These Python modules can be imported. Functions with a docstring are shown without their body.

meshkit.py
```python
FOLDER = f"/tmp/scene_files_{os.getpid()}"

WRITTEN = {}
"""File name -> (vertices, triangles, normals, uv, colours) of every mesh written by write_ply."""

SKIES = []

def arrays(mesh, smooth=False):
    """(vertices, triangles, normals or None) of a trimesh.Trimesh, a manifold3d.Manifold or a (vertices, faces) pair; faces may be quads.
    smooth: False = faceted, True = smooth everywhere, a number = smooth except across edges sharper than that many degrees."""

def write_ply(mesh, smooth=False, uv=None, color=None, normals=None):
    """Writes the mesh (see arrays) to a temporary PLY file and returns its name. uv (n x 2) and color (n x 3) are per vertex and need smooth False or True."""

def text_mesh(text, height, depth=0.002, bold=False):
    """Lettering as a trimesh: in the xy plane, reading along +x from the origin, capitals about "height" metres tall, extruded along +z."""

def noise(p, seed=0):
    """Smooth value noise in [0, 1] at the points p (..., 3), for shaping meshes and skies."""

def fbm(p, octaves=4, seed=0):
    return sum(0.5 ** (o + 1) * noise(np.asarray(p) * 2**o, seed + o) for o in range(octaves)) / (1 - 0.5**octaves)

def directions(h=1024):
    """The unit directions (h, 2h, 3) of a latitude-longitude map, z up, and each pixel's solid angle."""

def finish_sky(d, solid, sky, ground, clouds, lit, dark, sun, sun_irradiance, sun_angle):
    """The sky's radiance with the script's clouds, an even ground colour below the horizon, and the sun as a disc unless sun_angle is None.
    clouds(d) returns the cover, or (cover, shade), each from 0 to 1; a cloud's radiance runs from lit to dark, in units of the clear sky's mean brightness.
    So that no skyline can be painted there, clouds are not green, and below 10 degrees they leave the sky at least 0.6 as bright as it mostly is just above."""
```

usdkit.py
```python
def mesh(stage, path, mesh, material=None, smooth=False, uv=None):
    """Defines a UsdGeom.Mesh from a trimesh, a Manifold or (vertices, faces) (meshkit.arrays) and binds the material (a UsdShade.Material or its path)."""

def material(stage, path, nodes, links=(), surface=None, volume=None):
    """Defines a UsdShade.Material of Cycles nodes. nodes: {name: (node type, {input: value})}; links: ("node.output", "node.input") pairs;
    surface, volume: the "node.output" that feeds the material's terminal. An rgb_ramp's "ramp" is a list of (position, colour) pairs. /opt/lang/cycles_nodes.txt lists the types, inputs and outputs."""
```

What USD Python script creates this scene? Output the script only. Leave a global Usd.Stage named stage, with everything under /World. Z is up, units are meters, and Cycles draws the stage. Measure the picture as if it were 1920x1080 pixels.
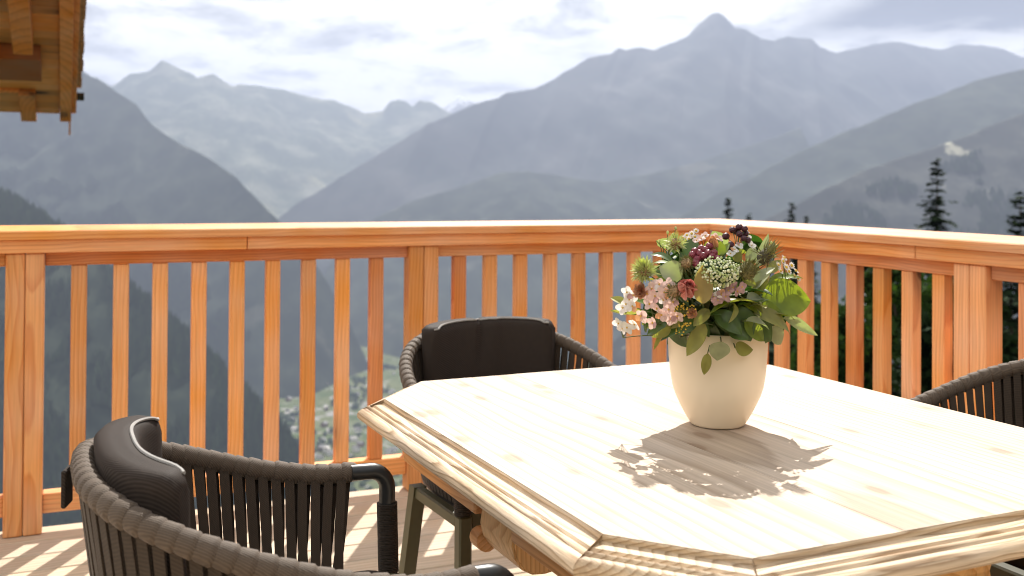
import math, random
import numpy as np, trimesh, shapely, usdkit, meshkit
from shapely.geometry import Polygon, box as sbox
from pxr import Usd, UsdGeom, UsdLux, UsdShade, Gf, Sdf, Vt

stage = Usd.Stage.CreateInMemory()
UsdGeom.SetStageUpAxis(stage, UsdGeom.Tokens.z)
UsdGeom.SetStageMetersPerUnit(stage, 1.0)
world = UsdGeom.Xform.Define(stage, '/World'); stage.SetDefaultPrim(world.GetPrim())
UsdGeom.Scope.Define(stage, '/World/Looks')
PI = math.pi
R = random.Random(7); NR = np.random.default_rng(7)

# ------------------------------------------------------------------ camera
F, PITCH, ROLL, CY, H = 1947.945, 0.01162, 0.00609, -217.94, 1.2179     # pixels of a 1920 wide picture
cr, sr, cp, sp = math.cos(ROLL), math.sin(ROLL), math.cos(PITCH), math.sin(PITCH)
right = np.array([cr, -sr * sp, sr * cp]); upv = np.array([-sr, -cr * sp, cr * cp]); fwd = np.array([0, cp, sp])
cam = UsdGeom.Camera.Define(stage, '/World/camera')
m = Gf.Matrix4d(); m.SetIdentity()
for i, v in enumerate((right, upv, -fwd)):
    m.SetRow3(i, Gf.Vec3d(*map(float, v)))
m.SetTranslateOnly(Gf.Vec3d(0, 0, H))
cam.AddTransformOp().Set(m)
cam.CreateFocalLengthAttr(F / 1920 * 36); cam.CreateHorizontalApertureAttr(36.0); cam.CreateVerticalApertureAttr(20.25)
cam.CreateVerticalApertureOffsetAttr(CY / 1920 * 36)
cam.CreateClippingRangeAttr(Gf.Vec2f(0.05, 60000))
cam.CreateFStopAttr(5.0); cam.CreateFocusDistanceAttr(1.95)
EXPOSURE = 1.82
cam.CreateExposureAttr(EXPOSURE)

# ------------------------------------------------------------------ sky and sun
SUN_AZ, SUN_EL = math.radians(6.6), math.radians(46.0)                  # azimuth from +y towards +x
sund = np.array([math.sin(SUN_AZ) * math.cos(SUN_EL), math.cos(SUN_AZ) * math.cos(SUN_EL), math.sin(SUN_EL)])
sky_m = usdkit.material(stage, '/World/Looks/sky', {
    'sky': ('sky_texture', {'sky_type': 'single_scattering', 'sun_disc': False, 'sun_elevation': SUN_EL, 'sun_rotation': SUN_AZ,
                            'altitude': 1200.0, 'air_density': 1.0, 'aerosol_density': 1.5, 'ozone_density': 1.0}),
    'tc': ('texture_coordinate', {}),
    'sep': ('separate_xyz', {}),
    'zz': ('math', {'math_type': 'maximum', 'value2': 0.06}),
    'zb': ('math', {'math_type': 'add', 'value2': 0.16}),
    'dx': ('math', {'math_type': 'divide'}), 'dy': ('math', {'math_type': 'divide'}),
    'cv': ('combine_xyz', {'z': 0.0}),
    'n1': ('noise_texture', {'scale': 2.3, 'detail': 10.0, 'roughness': 0.62, 'distortion': 0.25}),
    'n2': ('noise_texture', {'scale': 0.75, 'detail': 3.0, 'roughness': 0.5}),
    'off': ('mapping', {'location': (13.1, 2.7, 0.0), 'scale': (1.25, 1.0, 1.0)}),
    'off2': ('mapping', {'location': (2.72, 0.0, 0.0)}),
    'shade': ('rgb_ramp', {'ramp': [(0.0, (0.38, 0.375, 0.37)), (0.35, (0.50, 0.495, 0.485)), (0.42, (0.80, 0.795, 0.78)), (0.465, (1.10, 1.09, 1.06)), (0.53, (1.42, 1.40, 1.34)), (1.0, (1.6, 1.57, 1.5))]}),
    'az': ('math', {'math_type': 'multiply_add', 'value2': 1.5}),                       # the grey bank of cloud standing over the right hand mountains
    'azr': ('map_range', {'range_type': 'smoothstep', 'from_min': 1.38, 'from_max': 1.75, 'to_min': 0.0, 'to_max': 1.0}),
    'el': ('math', {'math_type': 'multiply_add', 'value2': 0.09}),
    'elr': ('map_range', {'range_type': 'smoothstep', 'from_min': 0.165, 'from_max': 0.195, 'to_min': 0.0, 'to_max': 1.0}),
    'bank': ('math', {'math_type': 'multiply'}),
    'big': ('rgb_ramp', {'ramp': [(0.0, (1, 1, 1)), (1.0, (0.05, 0.05, 0.06))]}),
    'mul': ('mix', {'mix_type': 'multiply', 'fac': 1.0}),
    'lum': ('mix', {'mix_type': 'multiply', 'fac': 1.0, 'color2': (3.25, 3.2, 3.13)}),
    'mixc': ('mix', {'mix_type': 'mix', 'fac': 0.97}),
    'bg': ('background_shader', {'strength': 0.1}),
}, [('tc.generated', 'sep.vector'), ('sep.z', 'zz.value1'), ('zz.value', 'zb.value1'), ('sep.x', 'dx.value1'), ('zb.value', 'dx.value2'), ('sep.y', 'dy.value1'),
    ('zb.value', 'dy.value2'), ('dx.value', 'cv.x'), ('dy.value', 'cv.y'), ('cv.vector', 'off.vector'), ('off.vector', 'n1.vector'), ('cv.vector', 'off2.vector'),
    ('off2.vector', 'n2.vector'), ('n1.fac', 'shade.fac'), ('n2.fac', 'az.value1'), ('dx.value', 'az.value3'), ('az.value', 'azr.value'), ('n1.fac', 'el.value1'), ('sep.z', 'el.value3'), ('el.value', 'elr.value'), ('azr.result', 'bank.value1'), ('elr.result', 'bank.value2'), ('bank.value', 'big.fac'), ('shade.color', 'mul.color1'), ('big.color', 'mul.color2'), ('mul.color', 'lum.color1'),
    ('sky.color', 'mixc.color1'), ('lum.color', 'mixc.color2'), ('mixc.color', 'bg.color')], surface='bg.background')
dome = UsdLux.DomeLight.Define(stage, '/World/sky')
UsdShade.MaterialBindingAPI.Apply(dome.GetPrim()).Bind(sky_m)
dome.GetPrim().SetCustomDataByKey('kind', 'structure')
sun = UsdLux.DistantLight.Define(stage, '/World/sun')
sun.CreateNormalizeAttr(True); sun.CreateIntensityAttr(0.64); sun.CreateAngleAttr(0.5); sun.CreateColorAttr(Gf.Vec3f(1.0, 0.955, 0.88))
zax = sund; xax = np.cross([0, 0, 1.0], zax); xax /= np.linalg.norm(xax); yax = np.cross(zax, xax)
ms = Gf.Matrix4d(); ms.SetIdentity()
for i, v in enumerate((xax, yax, zax)):
    ms.SetRow3(i, Gf.Vec3d(*map(float, v)))
sun.AddTransformOp().Set(ms)

# ------------------------------------------------------------------ picture <-> place (used only to measure where things stand)
def ray(px, py):
    u, v = (px - 960) / F, -(py - 540 - CY) / F
    return np.array([u * cr - v * sr, cp - (u * sr + v * cr) * sp, sp + (u * sr + v * cr) * cp])
def at_y(px, py, y):
    d = ray(px, py); d = d * (y / d[1]); d[2] += H
    return d
def at_z(px, py, z):
    d = ray(px, py); d = d * ((z - H) / d[2]); d[2] = z
    return d

# ------------------------------------------------------------------ helpers
def numbered(path):
    if not stage.GetPrimAtPath(path): return path
    k = 1
    while stage.GetPrimAtPath(f'{path}_{k:03d}'): k += 1
    return f'{path}_{k:03d}'
def data(prim, label=None, cat=None, group=None, kind=None):
    for k, v in (('label', label), ('category', cat), ('group', group), ('kind', kind)):
        if v: prim.SetCustomDataByKey(k, v)
    return prim
def thing(name, label, cat, loc=(0, 0, 0), rz=0.0, group=None, kind=None):
    x = UsdGeom.Xform.Define(stage, numbered('/World/' + name))
    x.AddTranslateOp().Set(Gf.Vec3d(*map(float, loc))); x.AddRotateZOp().Set(math.degrees(rz))
    return data(x.GetPrim(), label, cat, group, kind)
def part(name, mesh, mat, parent=None, smooth=False, label=None, kind=None):
    base = str(parent.GetPath()) if parent is not None else '/World'
    p = usdkit.mesh(stage, numbered(base + '/' + name), mesh, mat, smooth=smooth).GetPrim()
    return data(p, label=label, kind=kind)

_T = {}
def cbox(x0, x1, y0, y1, z0, z1, c=0.003):
    """A box with chamfered edges."""
    c = min(c, (x1 - x0) / 3, (y1 - y0) / 3, (z1 - z0) / 3)
    def pts(a, b, cc):
        out = []
        for X, sx in ((a[0], 1), (b[0], -1)):
            for Y, sy in ((a[1], 1), (b[1], -1)):
                for Z, sz in ((a[2], 1), (b[2], -1)):
                    out += [(X, Y + sy * cc, Z + sz * cc), (X + sx * cc, Y, Z + sz * cc), (X + sx * cc, Y + sy * cc, Z)]
        return np.array(out)
    if 'f' not in _T:
        h = trimesh.Trimesh(pts((0, 0, 0), (3, 3, 3), 0.4), process=False)
        from scipy.spatial import ConvexHull
        P = h.vertices; hull = ConvexHull(P); fs = []
        for s, eq in zip(hull.simplices, hull.equations):
            a, b, d = P[s]
            fs.append(s if np.dot(np.cross(b - a, d - a), eq[:3]) > 0 else s[::-1])
        _T['f'] = np.array(fs)
    return trimesh.Trimesh(pts((x0, y0, z0), (x1, y1, z1), c), _T['f'], process=False)
cat_ = trimesh.util.concatenate
def frames(P):
    P = np.asarray(P, float); T = np.gradient(P, axis=0); T /= np.linalg.norm(T, axis=1, keepdims=True)
    n = np.cross(T[0], [0, 0, 1.0]);
    if np.linalg.norm(n) < 1e-4: n = np.cross(T[0], [1.0, 0, 0])
    n /= np.linalg.norm(n); N = [n]
    for i in range(1, len(P)):
        n = N[-1] - T[i] * np.dot(N[-1], T[i]); n /= np.linalg.norm(n); N.append(n)
    N = np.array(N); return T, N, np.cross(T, N)
def tube(P, r, sides=10, caps=True, sx=1.0, sy=1.0):
    P = np.asarray(P, float); r = np.broadcast_to(np.asarray(r, float), len(P)); T, N, B = frames(P)
    a = np.arange(sides) / sides * 2 * PI
    V = P[:, None] + r[:, None, None] * (np.cos(a)[None, :, None] * N[:, None] * sx + np.sin(a)[None, :, None] * B[:, None] * sy)
    V = V.reshape(-1, 3); f = []
    n = len(P)
    for i in range(n - 1):
        for k in range(sides):
            a0, a1 = i * sides + k, i * sides + (k + 1) % sides
            f += [(a0, a1, a1 + sides), (a0, a1 + sides, a0 + sides)]
    if caps:
        for base, rev in ((0, True), ((n - 1) * sides, False)):
            for k in range(1, sides - 1):
                t = (base, base + k, base + k + 1); f.append(t[::-1] if rev else t)
    return trimesh.Trimesh(V, np.array(f), process=False)
def lathe(prof, sides=48):
    prof = np.array(prof, float); a = np.arange(sides) / sides * 2 * PI; n = len(prof)
    V = np.stack([prof[:, 0, None] * np.cos(a), prof[:, 0, None] * np.sin(a), np.repeat(prof[:, 1, None], sides, 1)], -1).reshape(-1, 3)
    f = []
    for i in range(n - 1):
        for k in range(sides):
            a0, a1 = i * sides + k, i * sides + (k + 1) % sides
            f += [(a0, a1, a1 + sides), (a0, a1 + sides, a0 + sides)]
    return trimesh.Trimesh(V, np.array(f), process=False)
def grid_faces(n, m, flip=False):
    i, j = np.meshgrid(np.arange(n - 1), np.arange(m - 1), indexing='ij'); a = (i * m + j).ravel()
    f = np.vstack([np.c_[a, a + m, a + m + 1], np.c_[a, a + m + 1, a + 1]])
    return f[:, ::-1] if flip else f
def resample(P, n):
    P = np.asarray(P, float); d = np.r_[0, np.cumsum(np.linalg.norm(np.diff(P, axis=0), axis=1))]
    s = np.linspace(0, d[-1], n); return np.stack([np.interp(s, d, P[:, k]) for k in range(P.shape[1])], 1)

# ------------------------------------------------------------------ materials
def L(path): return '/World/Looks/' + path
def wood(name, axis, light, dark, knot, ring=26.0, stretch=0.05, rough=0.55, knots=0.5, knot_scale=3.2, bump=0.25, fine=1.0, tone=0.18, center=(0.11, -0.07, 0.05), spec=0.35, warp=0.075, kr=(.055, .10)):
    """Plank-sawn wood in the object's own coordinates: growth rings around an axis that runs with the board, knots, streaks."""
    sc = [1.0, 1.0, 1.0]; sc['xyz'.index(axis)] = stretch
    ks = [1.0, 1.0, 1.0]; ks['xyz'.index(axis)] = 0.45
    n = {'tc': ('texture_coordinate', {}), 'oi': ('object_info', {}),
         'rv': ('combine_xyz', {}), 'rm': ('math', {'math_type': 'multiply', 'value2': 7.3}), 'rm2': ('math', {'math_type': 'multiply', 'value2': 3.1}),
         'add': ('vector_math', {'math_type': 'add'}),
         'warp': ('noise_texture', {'scale': 1.6, 'detail': 2.0, 'roughness': 0.5}),
         'wsub': ('vector_math', {'math_type': 'subtract', 'vector2': (0.5, 0.5, 0.5)}),
         'wsc': ('vector_math', {'math_type': 'scale', 'scale': warp}),
         'wadd': ('vector_math', {'math_type': 'add'}),
         'map': ('mapping', {'location': center, 'scale': tuple(sc)}),
         'wave': ('wave_texture', {'wave_type': 'rings', 'rings_direction': axis, 'profile': 'saw', 'scale': ring, 'distortion': 1.2, 'detail': 2.0, 'detail_scale': 1.4}),
         'fmap': ('mapping', {'scale': tuple(v * (0.35 if a == axis else 1) for v, a in zip(sc, 'xyz'))}),
         'fine': ('noise_texture', {'scale': 170.0 * fine, 'detail': 4.0, 'roughness': 0.6}),
         'kmap': ('mapping', {'scale': tuple(ks)}),
         'vor': ('voronoi_texture', {'scale': knot_scale, 'randomness': 1.0}),
         'kpush': ('math', {'math_type': 'multiply', 'value2': -0.05}),
         'kr': ('map_range', {'range_type': 'smoothstep', 'from_min': kr[0], 'from_max': kr[1], 'to_min': 1.0, 'to_max': 0.0}),
         'kh': ('map_range', {'range_type': 'smoothstep', 'from_min': kr[0], 'from_max': kr[1] + .14, 'to_min': 0.45, 'to_max': 0.0}),
         'ksum': ('math', {'math_type': 'maximum'}),
         'kfac': ('math', {'math_type': 'multiply', 'value2': knots}),
         'ramp': ('rgb_ramp', {'ramp': [(0.0, light), (0.55, tuple(l * 0.75 + d * 0.25 for l, d in zip(light, dark))), (0.9, dark), (1.0, light)]}),
         'fr': ('map_range', {'from_min': 0.3, 'from_max': 0.7, 'to_min': 0.82, 'to_max': 1.12}),
         'tr': ('map_range', {'from_min': 0.0, 'from_max': 1.0, 'to_min': 1.0 - tone, 'to_max': 1.0 + tone}),
         'ft': ('math', {'math_type': 'multiply'}),
         'cm': ('vector_math', {'math_type': 'scale'}),
         'km': ('mix', {'mix_type': 'mix', 'color2': knot}),
         'big': ('noise_texture', {'scale': 3.0, 'detail': 2.0}),
         'hs': ('hsv', {'hue': 0.5, 'value': 1.0}),
         'br': ('map_range', {'from_min': 0.3, 'from_max': 0.7, 'to_min': 0.88, 'to_max': 1.1}),
         'bh': ('math', {'math_type': 'add'}),
         'bump': ('bump', {'strength': bump, 'distance': 0.0015}),
         'p': ('principled_bsdf', {'roughness': rough, 'specular_ior_level': spec})}
    l = [('oi.random', 'rm.value1'), ('oi.random', 'rm2.value1'), ('rm.value', 'rv.x'), ('rm2.value', 'rv.y'), ('rm.value', 'rv.z'), ('tc.object', 'add.vector1'), ('rv.vector', 'add.vector2'),
         ('tc.object', 'warp.vector'), ('warp.color', 'wsub.vector1'), ('wsub.vector', 'wsc.vector1'), ('tc.object', 'wadd.vector1'), ('wsc.vector', 'wadd.vector2'),
         ('wadd.vector', 'map.vector'), ('map.vector', 'wave.vector'), ('add.vector', 'fmap.vector'), ('fmap.vector', 'fine.vector'), ('add.vector', 'kmap.vector'), ('kmap.vector', 'vor.vector'),
         ('vor.distance', 'kr.value'), ('vor.distance', 'kh.value'), ('kr.result', 'ksum.value1'), ('kh.result', 'ksum.value2'), ('ksum.value', 'kfac.value1'),
         ('wave.fac', 'ramp.fac'), ('fine.fac', 'fr.value'), ('oi.random', 'tr.value'), ('fr.result', 'ft.value1'), ('tr.result', 'ft.value2'),
         ('ramp.color', 'cm.vector1'), ('ft.value', 'cm.scale'), ('cm.vector', 'km.color1'), ('kfac.value', 'km.fac'), ('add.vector', 'big.vector'), ('big.fac', 'br.value'), ('br.result', 'hs.saturation'),
         ('km.color', 'hs.color'), ('hs.color', 'p.base_color'), ('wave.fac', 'bh.value1'), ('fine.fac', 'bh.value2'), ('bh.value', 'bump.height'), ('bump.normal', 'p.normal')]
    return usdkit.material(stage, L(name), n, l, surface='p.BSDF')
def plain(name, col, rough=0.6, var=0.12, scale=30.0, bump=0.0, metallic=0.0, sheen=0.0, spec=0.5, dist=0.002):
    n = {'tc': ('texture_coordinate', {}), 'oi': ('object_info', {}), 'n': ('noise_texture', {'scale': scale, 'detail': 3.0}),
         'r': ('map_range', {'from_min': 0.25, 'from_max': 0.75, 'to_min': 1 - var, 'to_max': 1 + var}),
         'v': ('vector_math', {'math_type': 'scale', 'vector1': col}),
         'b': ('bump', {'strength': bump, 'distance': dist}),
         'p': ('principled_bsdf', {'roughness': rough, 'metallic': metallic, 'sheen_weight': sheen, 'specular_ior_level': spec})}
    l = [('tc.object', 'n.vector'), ('n.fac', 'r.value'), ('r.result', 'v.scale'), ('v.vector', 'p.base_color')]
    if bump: l += [('n.fac', 'b.height'), ('b.normal', 'p.normal')]
    return usdkit.material(stage, L(name), n, l, surface='p.BSDF')
def leafmat(name, col, back=None, trans=0.35, rough=0.4, var=0.25, scale=40.0, tint=(1.5, 1.7, 0.7), spec=0.5):
    back = back or col
    tcol = tuple(min(1, c * k) for c, k in zip(col, tint))
    return usdkit.material(stage, L(name), {
        'tc': ('texture_coordinate', {}), 'oi': ('object_info', {}), 'g': ('geometry', {}), 'n': ('noise_texture', {'scale': scale, 'detail': 3.0}),
        'r': ('map_range', {'from_min': 0.25, 'from_max': 0.75, 'to_min': 1 - var, 'to_max': 1 + var}),
        'fb': ('mix', {'mix_type': 'mix', 'color1': col, 'color2': back}),
        'v': ('vector_math', {'math_type': 'scale'}), 't': ('vector_math', {'math_type': 'scale', 'vector1': tcol}),
        'p': ('principled_bsdf', {'roughness': rough, 'specular_ior_level': spec}), 'tr': ('translucent_bsdf', {}),
        'm': ('mix_closure', {'fac': trans})},
        [('tc.object', 'n.vector'), ('n.fac', 'r.value'), ('g.backfacing', 'fb.fac'), ('fb.color', 'v.vector1'), ('r.result', 'v.scale'), ('r.result', 't.scale'), ('v.vector', 'p.base_color'), ('t.vector', 'tr.color'),
         ('p.BSDF', 'm.closure1'), ('tr.BSDF', 'm.closure2')], surface='m.closure')

LARCH_L, LARCH_D, LARCH_K = (0.80, 0.375, 0.145), (0.68, 0.26, 0.088), (0.10, 0.025, 0.01)
larch_v = wood('larch_upright', 'z', LARCH_L, LARCH_D, LARCH_K, ring=24, knots=0.85, knot_scale=4.6, tone=0.22, kr=(.08, .14))
larch_v2 = wood('larch_upright_pale', 'z', (0.82, 0.395, 0.155), (0.72, 0.29, 0.10), LARCH_K, ring=20, knots=0.85, knot_scale=4.6, tone=0.15, kr=(.09, .15))
larch_v3 = wood('larch_upright_red', 'z', (0.74, 0.30, 0.115), (0.62, 0.205, 0.07), LARCH_K, ring=28, knots=0.6, knot_scale=3.4, tone=0.15)
larch_h = wood('larch_rail', 'x', LARCH_L, LARCH_D, LARCH_K, ring=22, knots=0.7, knot_scale=2.6, tone=0.15)
larch_h2 = wood('larch_rail_red', 'x', (0.66, 0.245, 0.09), (0.50, 0.15, 0.05), LARCH_K, ring=30, knots=0.5, knot_scale=2.4, tone=0.1)
larch_hy = wood('larch_side_rail', 'y', LARCH_L, LARCH_D, LARCH_K, ring=22, knots=0.7, knot_scale=2.6, tone=0.15)
larch_hy2 = wood('larch_side_rail_red', 'y', (0.72, 0.30, 0.115), (0.58, 0.20, 0.07), LARCH_K, ring=30, knots=0.5, knot_scale=2.4, tone=0.1)
deck_m = wood('deck_wood', 'x', (0.58, 0.47, 0.35), (0.49, 0.37, 0.26), (0.12, 0.06, 0.03), ring=14, knots=0.7, knot_scale=2.2, tone=0.1, rough=0.7, bump=0.3, spec=0.2)
pine_top = wood('table_top_pine', 'y', (0.60, 0.475, 0.36), (0.42, 0.315, 0.225), (0.20, 0.115, 0.065), ring=34, knots=0.6, knot_scale=10.0, kr=(.09, .19), tone=0.10, rough=0.6, bump=0.35, spec=0.25, stretch=0.012, warp=0.02)
pine_edge = wood('table_edge_pine', 'y', (0.68, 0.52, 0.35), (0.36, 0.23, 0.125), (0.20, 0.10, 0.05), ring=60, knots=0.7, knot_scale=5.0, tone=0.05, rough=0.55, bump=0.9, spec=0.3, stretch=0.16)
pine_edge_x = wood('table_edge_pine_across', 'x', (0.68, 0.52, 0.35), (0.36, 0.23, 0.125), (0.20, 0.10, 0.05), ring=60, knots=0.7, knot_scale=5.0, tone=0.05, rough=0.55, bump=0.9, spec=0.3, stretch=0.16)
pine_leg = wood('table_leg_pine', 'z', (0.62, 0.38, 0.18), (0.46, 0.24, 0.09), (0.25, 0.09, 0.03), ring=40, knots=0.8, knot_scale=7.0, tone=0.05, bump=0.6, stretch=0.12)
pine_board = wood('table_board_pine', 'y', (0.60, 0.31, 0.13), (0.47, 0.21, 0.07), (0.22, 0.08, 0.03), ring=30, knots=0.7, knot_scale=6.0, tone=0.05)
soffit_m = wood('soffit_spruce', 'x', (0.84, 0.41, 0.155), (0.50, 0.20, 0.065), (0.05, 0.016, 0.008), ring=16, knots=1.0, knot_scale=3.4, kr=(.08, .15), tone=0.25, stretch=0.08)
rafter_m = wood('rafter_spruce', 'y', (0.88, 0.37, 0.125), (0.68, 0.25, 0.075), (0.07, 0.02, 0.01), ring=10, knots=0.7, knot_scale=2.0, tone=0.1, stretch=0.08)
beam_m = wood('beam_spruce', 'x', (0.42, 0.145, 0.05), (0.29, 0.09, 0.028), (0.05, 0.02, 0.01), ring=10, knots=0.7, knot_scale=2.0, tone=0.1, stretch=0.08)
shingle_m = plain('shingle', (0.42, 0.30, 0.20), 0.8, 0.3, 20, 0.3)
black_metal = plain('black_metal', (0.012, 0.012, 0.012), 0.35, 0.1, 40)
olive_metal = plain('olive_metal', (0.055, 0.05, 0.022), 0.45, 0.1, 40)
def cord(name, col, freq, var=0.2, rough=0.7, bump=0.8, axis='z', dist=0.0012, spec=0.25, sheen=0.05):
    return usdkit.material(stage, L(name), {
        'tc': ('texture_coordinate', {}), 'w': ('wave_texture', {'wave_type': 'bands', 'bands_direction': axis, 'scale': freq, 'distortion': 0.6, 'detail': 1.0, 'detail_scale': 3.0}),
        'n': ('noise_texture', {'scale': 90.0, 'detail': 3.0}), 's': ('math', {'math_type': 'multiply_add', 'value2': 0.4}), 'r': ('map_range', {'from_min': 0.2, 'from_max': 1.2, 'to_min': 1 - var, 'to_max': 1 + var}),
        'v': ('vector_math', {'math_type': 'scale', 'vector1': col}), 'b': ('bump', {'strength': bump, 'distance': dist}),
        'p': ('principled_bsdf', {'roughness': rough, 'specular_ior_level': spec, 'sheen_weight': sheen})},
        [('tc.object', 'w.vector'), ('tc.object', 'n.vector'), ('n.fac', 's.value1'), ('w.fac', 's.value3'), ('s.value', 'r.value'), ('r.result', 'v.scale'), ('v.vector', 'p.base_color'), ('s.value', 'b.height'), ('b.normal', 'p.normal')], surface='p.BSDF')
wrap_m = cord('rope_wrap', (0.095, 0.068, 0.048), 130.0, axis='diagonal', bump=0.5, dist=0.0008)
strap_m = cord('rope_strap', (0.042, 0.028, 0.018), 140.0, axis='diagonal', bump=0.3, dist=0.0006)
post_wrap_m = cord('dark_rope_wrap', (0.028, 0.019, 0.013), 75.0, axis='z')
cushion_m = cord('cushion_weave', (0.032, 0.0235, 0.019), 110.0, axis='diagonal', bump=0.35, rough=0.7, var=0.3, dist=0.0006, spec=0.12, sheen=0.0)
cushion_dark = plain('cushion_back', (0.022, 0.018, 0.016), 0.5, 0.15, 60, 0.15)
piping_m = plain('cushion_piping', (0.30, 0.28, 0.26), 0.6)
pot_m = plain('cream_ceramic', (0.88, 0.73, 0.53), 0.30, 0.05, 9, 0.0, spec=0.5)
soil_m = plain('dark_soil', (0.02, 0.015, 0.01), 0.9, 0.4, 60, 0.5)

def terrain(name, ramp, scale, detail=8.0, patch=None, pscale=0.0012, rough=0.95, snow=None):
    """Ground cover by noise in metres, optional second cover in patches."""
    n = {'g': ('geometry', {}), 'n': ('noise_texture', {'scale': scale, 'detail': detail, 'roughness': 0.65}), 'ramp': ('rgb_ramp', {'ramp': ramp}),
         'p': ('principled_bsdf', {'roughness': rough, 'specular_ior_level': 0.1})}
    l = [('g.position', 'n.vector'), ('n.fac', 'ramp.fac')]
    out = 'ramp.color'
    if patch:
        n |= {'n2': ('noise_texture', {'scale': pscale, 'detail': 6.0, 'roughness': 0.6}), 'r2': ('rgb_ramp', {'ramp': [(0.0, (0, 0, 0)), (patch[0], (0, 0, 0)), (patch[0] + patch[2], (1, 1, 1)), (1.0, (1, 1, 1))]}), 'm2': ('mix', {'mix_type': 'mix', 'color2': patch[1]})}
        l += [('g.position', 'n2.vector'), ('n2.fac', 'r2.fac'), ('r2.color', 'm2.fac'), (out, 'm2.color1')]; out = 'm2.color'
    if snow:   # (height from, height to, colour): bare rock and old snow high up
        n |= {'sep': ('separate_xyz', {}), 'n3': ('noise_texture', {'scale': scale * 0.5, 'detail': 8.0, 'roughness': 0.7}), 'hm': ('math', {'math_type': 'multiply_add', 'value2': 900.0}),
              'mr': ('map_range', {'from_min': snow[0] + 450, 'from_max': snow[1] + 450, 'to_min': 0.0, 'to_max': 1.0, 'clamp': True}), 'm3': ('mix', {'mix_type': 'mix', 'color2': snow[2]})}
        l += [('g.position', 'sep.vector'), ('g.position', 'n3.vector'), ('n3.fac', 'hm.value1'), ('sep.z', 'hm.value3'), ('hm.value', 'mr.value'), ('mr.result', 'm3.fac'), (out, 'm3.color1')]; out = 'm3.color'
    l.append((out, 'p.base_color'))
    return usdkit.material(stage, L(name), n, l, surface='p.BSDF')
forest_ramp = [(0.0, (0.010, 0.016, 0.012)), (0.45, (0.02, 0.030, 0.020)), (0.6, (0.04, 0.052, 0.034)), (1.0, (0.07, 0.08, 0.055))]
near_forest = terrain('forest_floor', forest_ramp, 0.02, patch=(0.62, (0.10, 0.13, 0.05), 0.03), pscale=0.004)
mid_forest = terrain('forested_slope', forest_ramp, 0.008, patch=(0.60, (0.075, 0.08, 0.06), 0.05), pscale=0.0025)
alp_m = terrain('alpine_slope', [(0.0, (0.03, 0.04, 0.03)), (0.45, (0.06, 0.08, 0.045)), (0.6, (0.16, 0.17, 0.12)), (1.0, (0.25, 0.24, 0.2))], 0.003, patch=(0.6, (0.20, 0.20, 0.12), 0.08), pscale=0.0012, snow=(1150, 1900, (0.30, 0.29, 0.28)))
wooded_m = terrain('wooded_mountain', [(0.0, (0.02, 0.03, 0.03)), (0.45, (0.035, 0.045, 0.04)), (0.6, (0.06, 0.065, 0.06)), (1.0, (0.10, 0.10, 0.095))], 0.002, patch=(0.62, (0.09, 0.09, 0.08), 0.1), pscale=0.0011, snow=(1250, 2000, (0.17, 0.165, 0.17)))
snowy_m = terrain('snowy_peak', [(0.0, (0.10, 0.10, 0.11)), (0.5, (0.2, 0.2, 0.2)), (0.55, (0.75, 0.77, 0.8)), (1.0, (0.85, 0.87, 0.9))], 0.004)
valley_m = terrain('valley_meadow', [(0.0, (0.03, 0.05, 0.02)), (0.40, (0.06, 0.09, 0.03)), (0.47, (0.16, 0.21, 0.06)), (0.62, (0.22, 0.26, 0.09)), (1.0, (0.30, 0.30, 0.16))], 0.006, detail=6.0, patch=(0.63, (0.34, 0.32, 0.27), 0.02), pscale=0.009)

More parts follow.
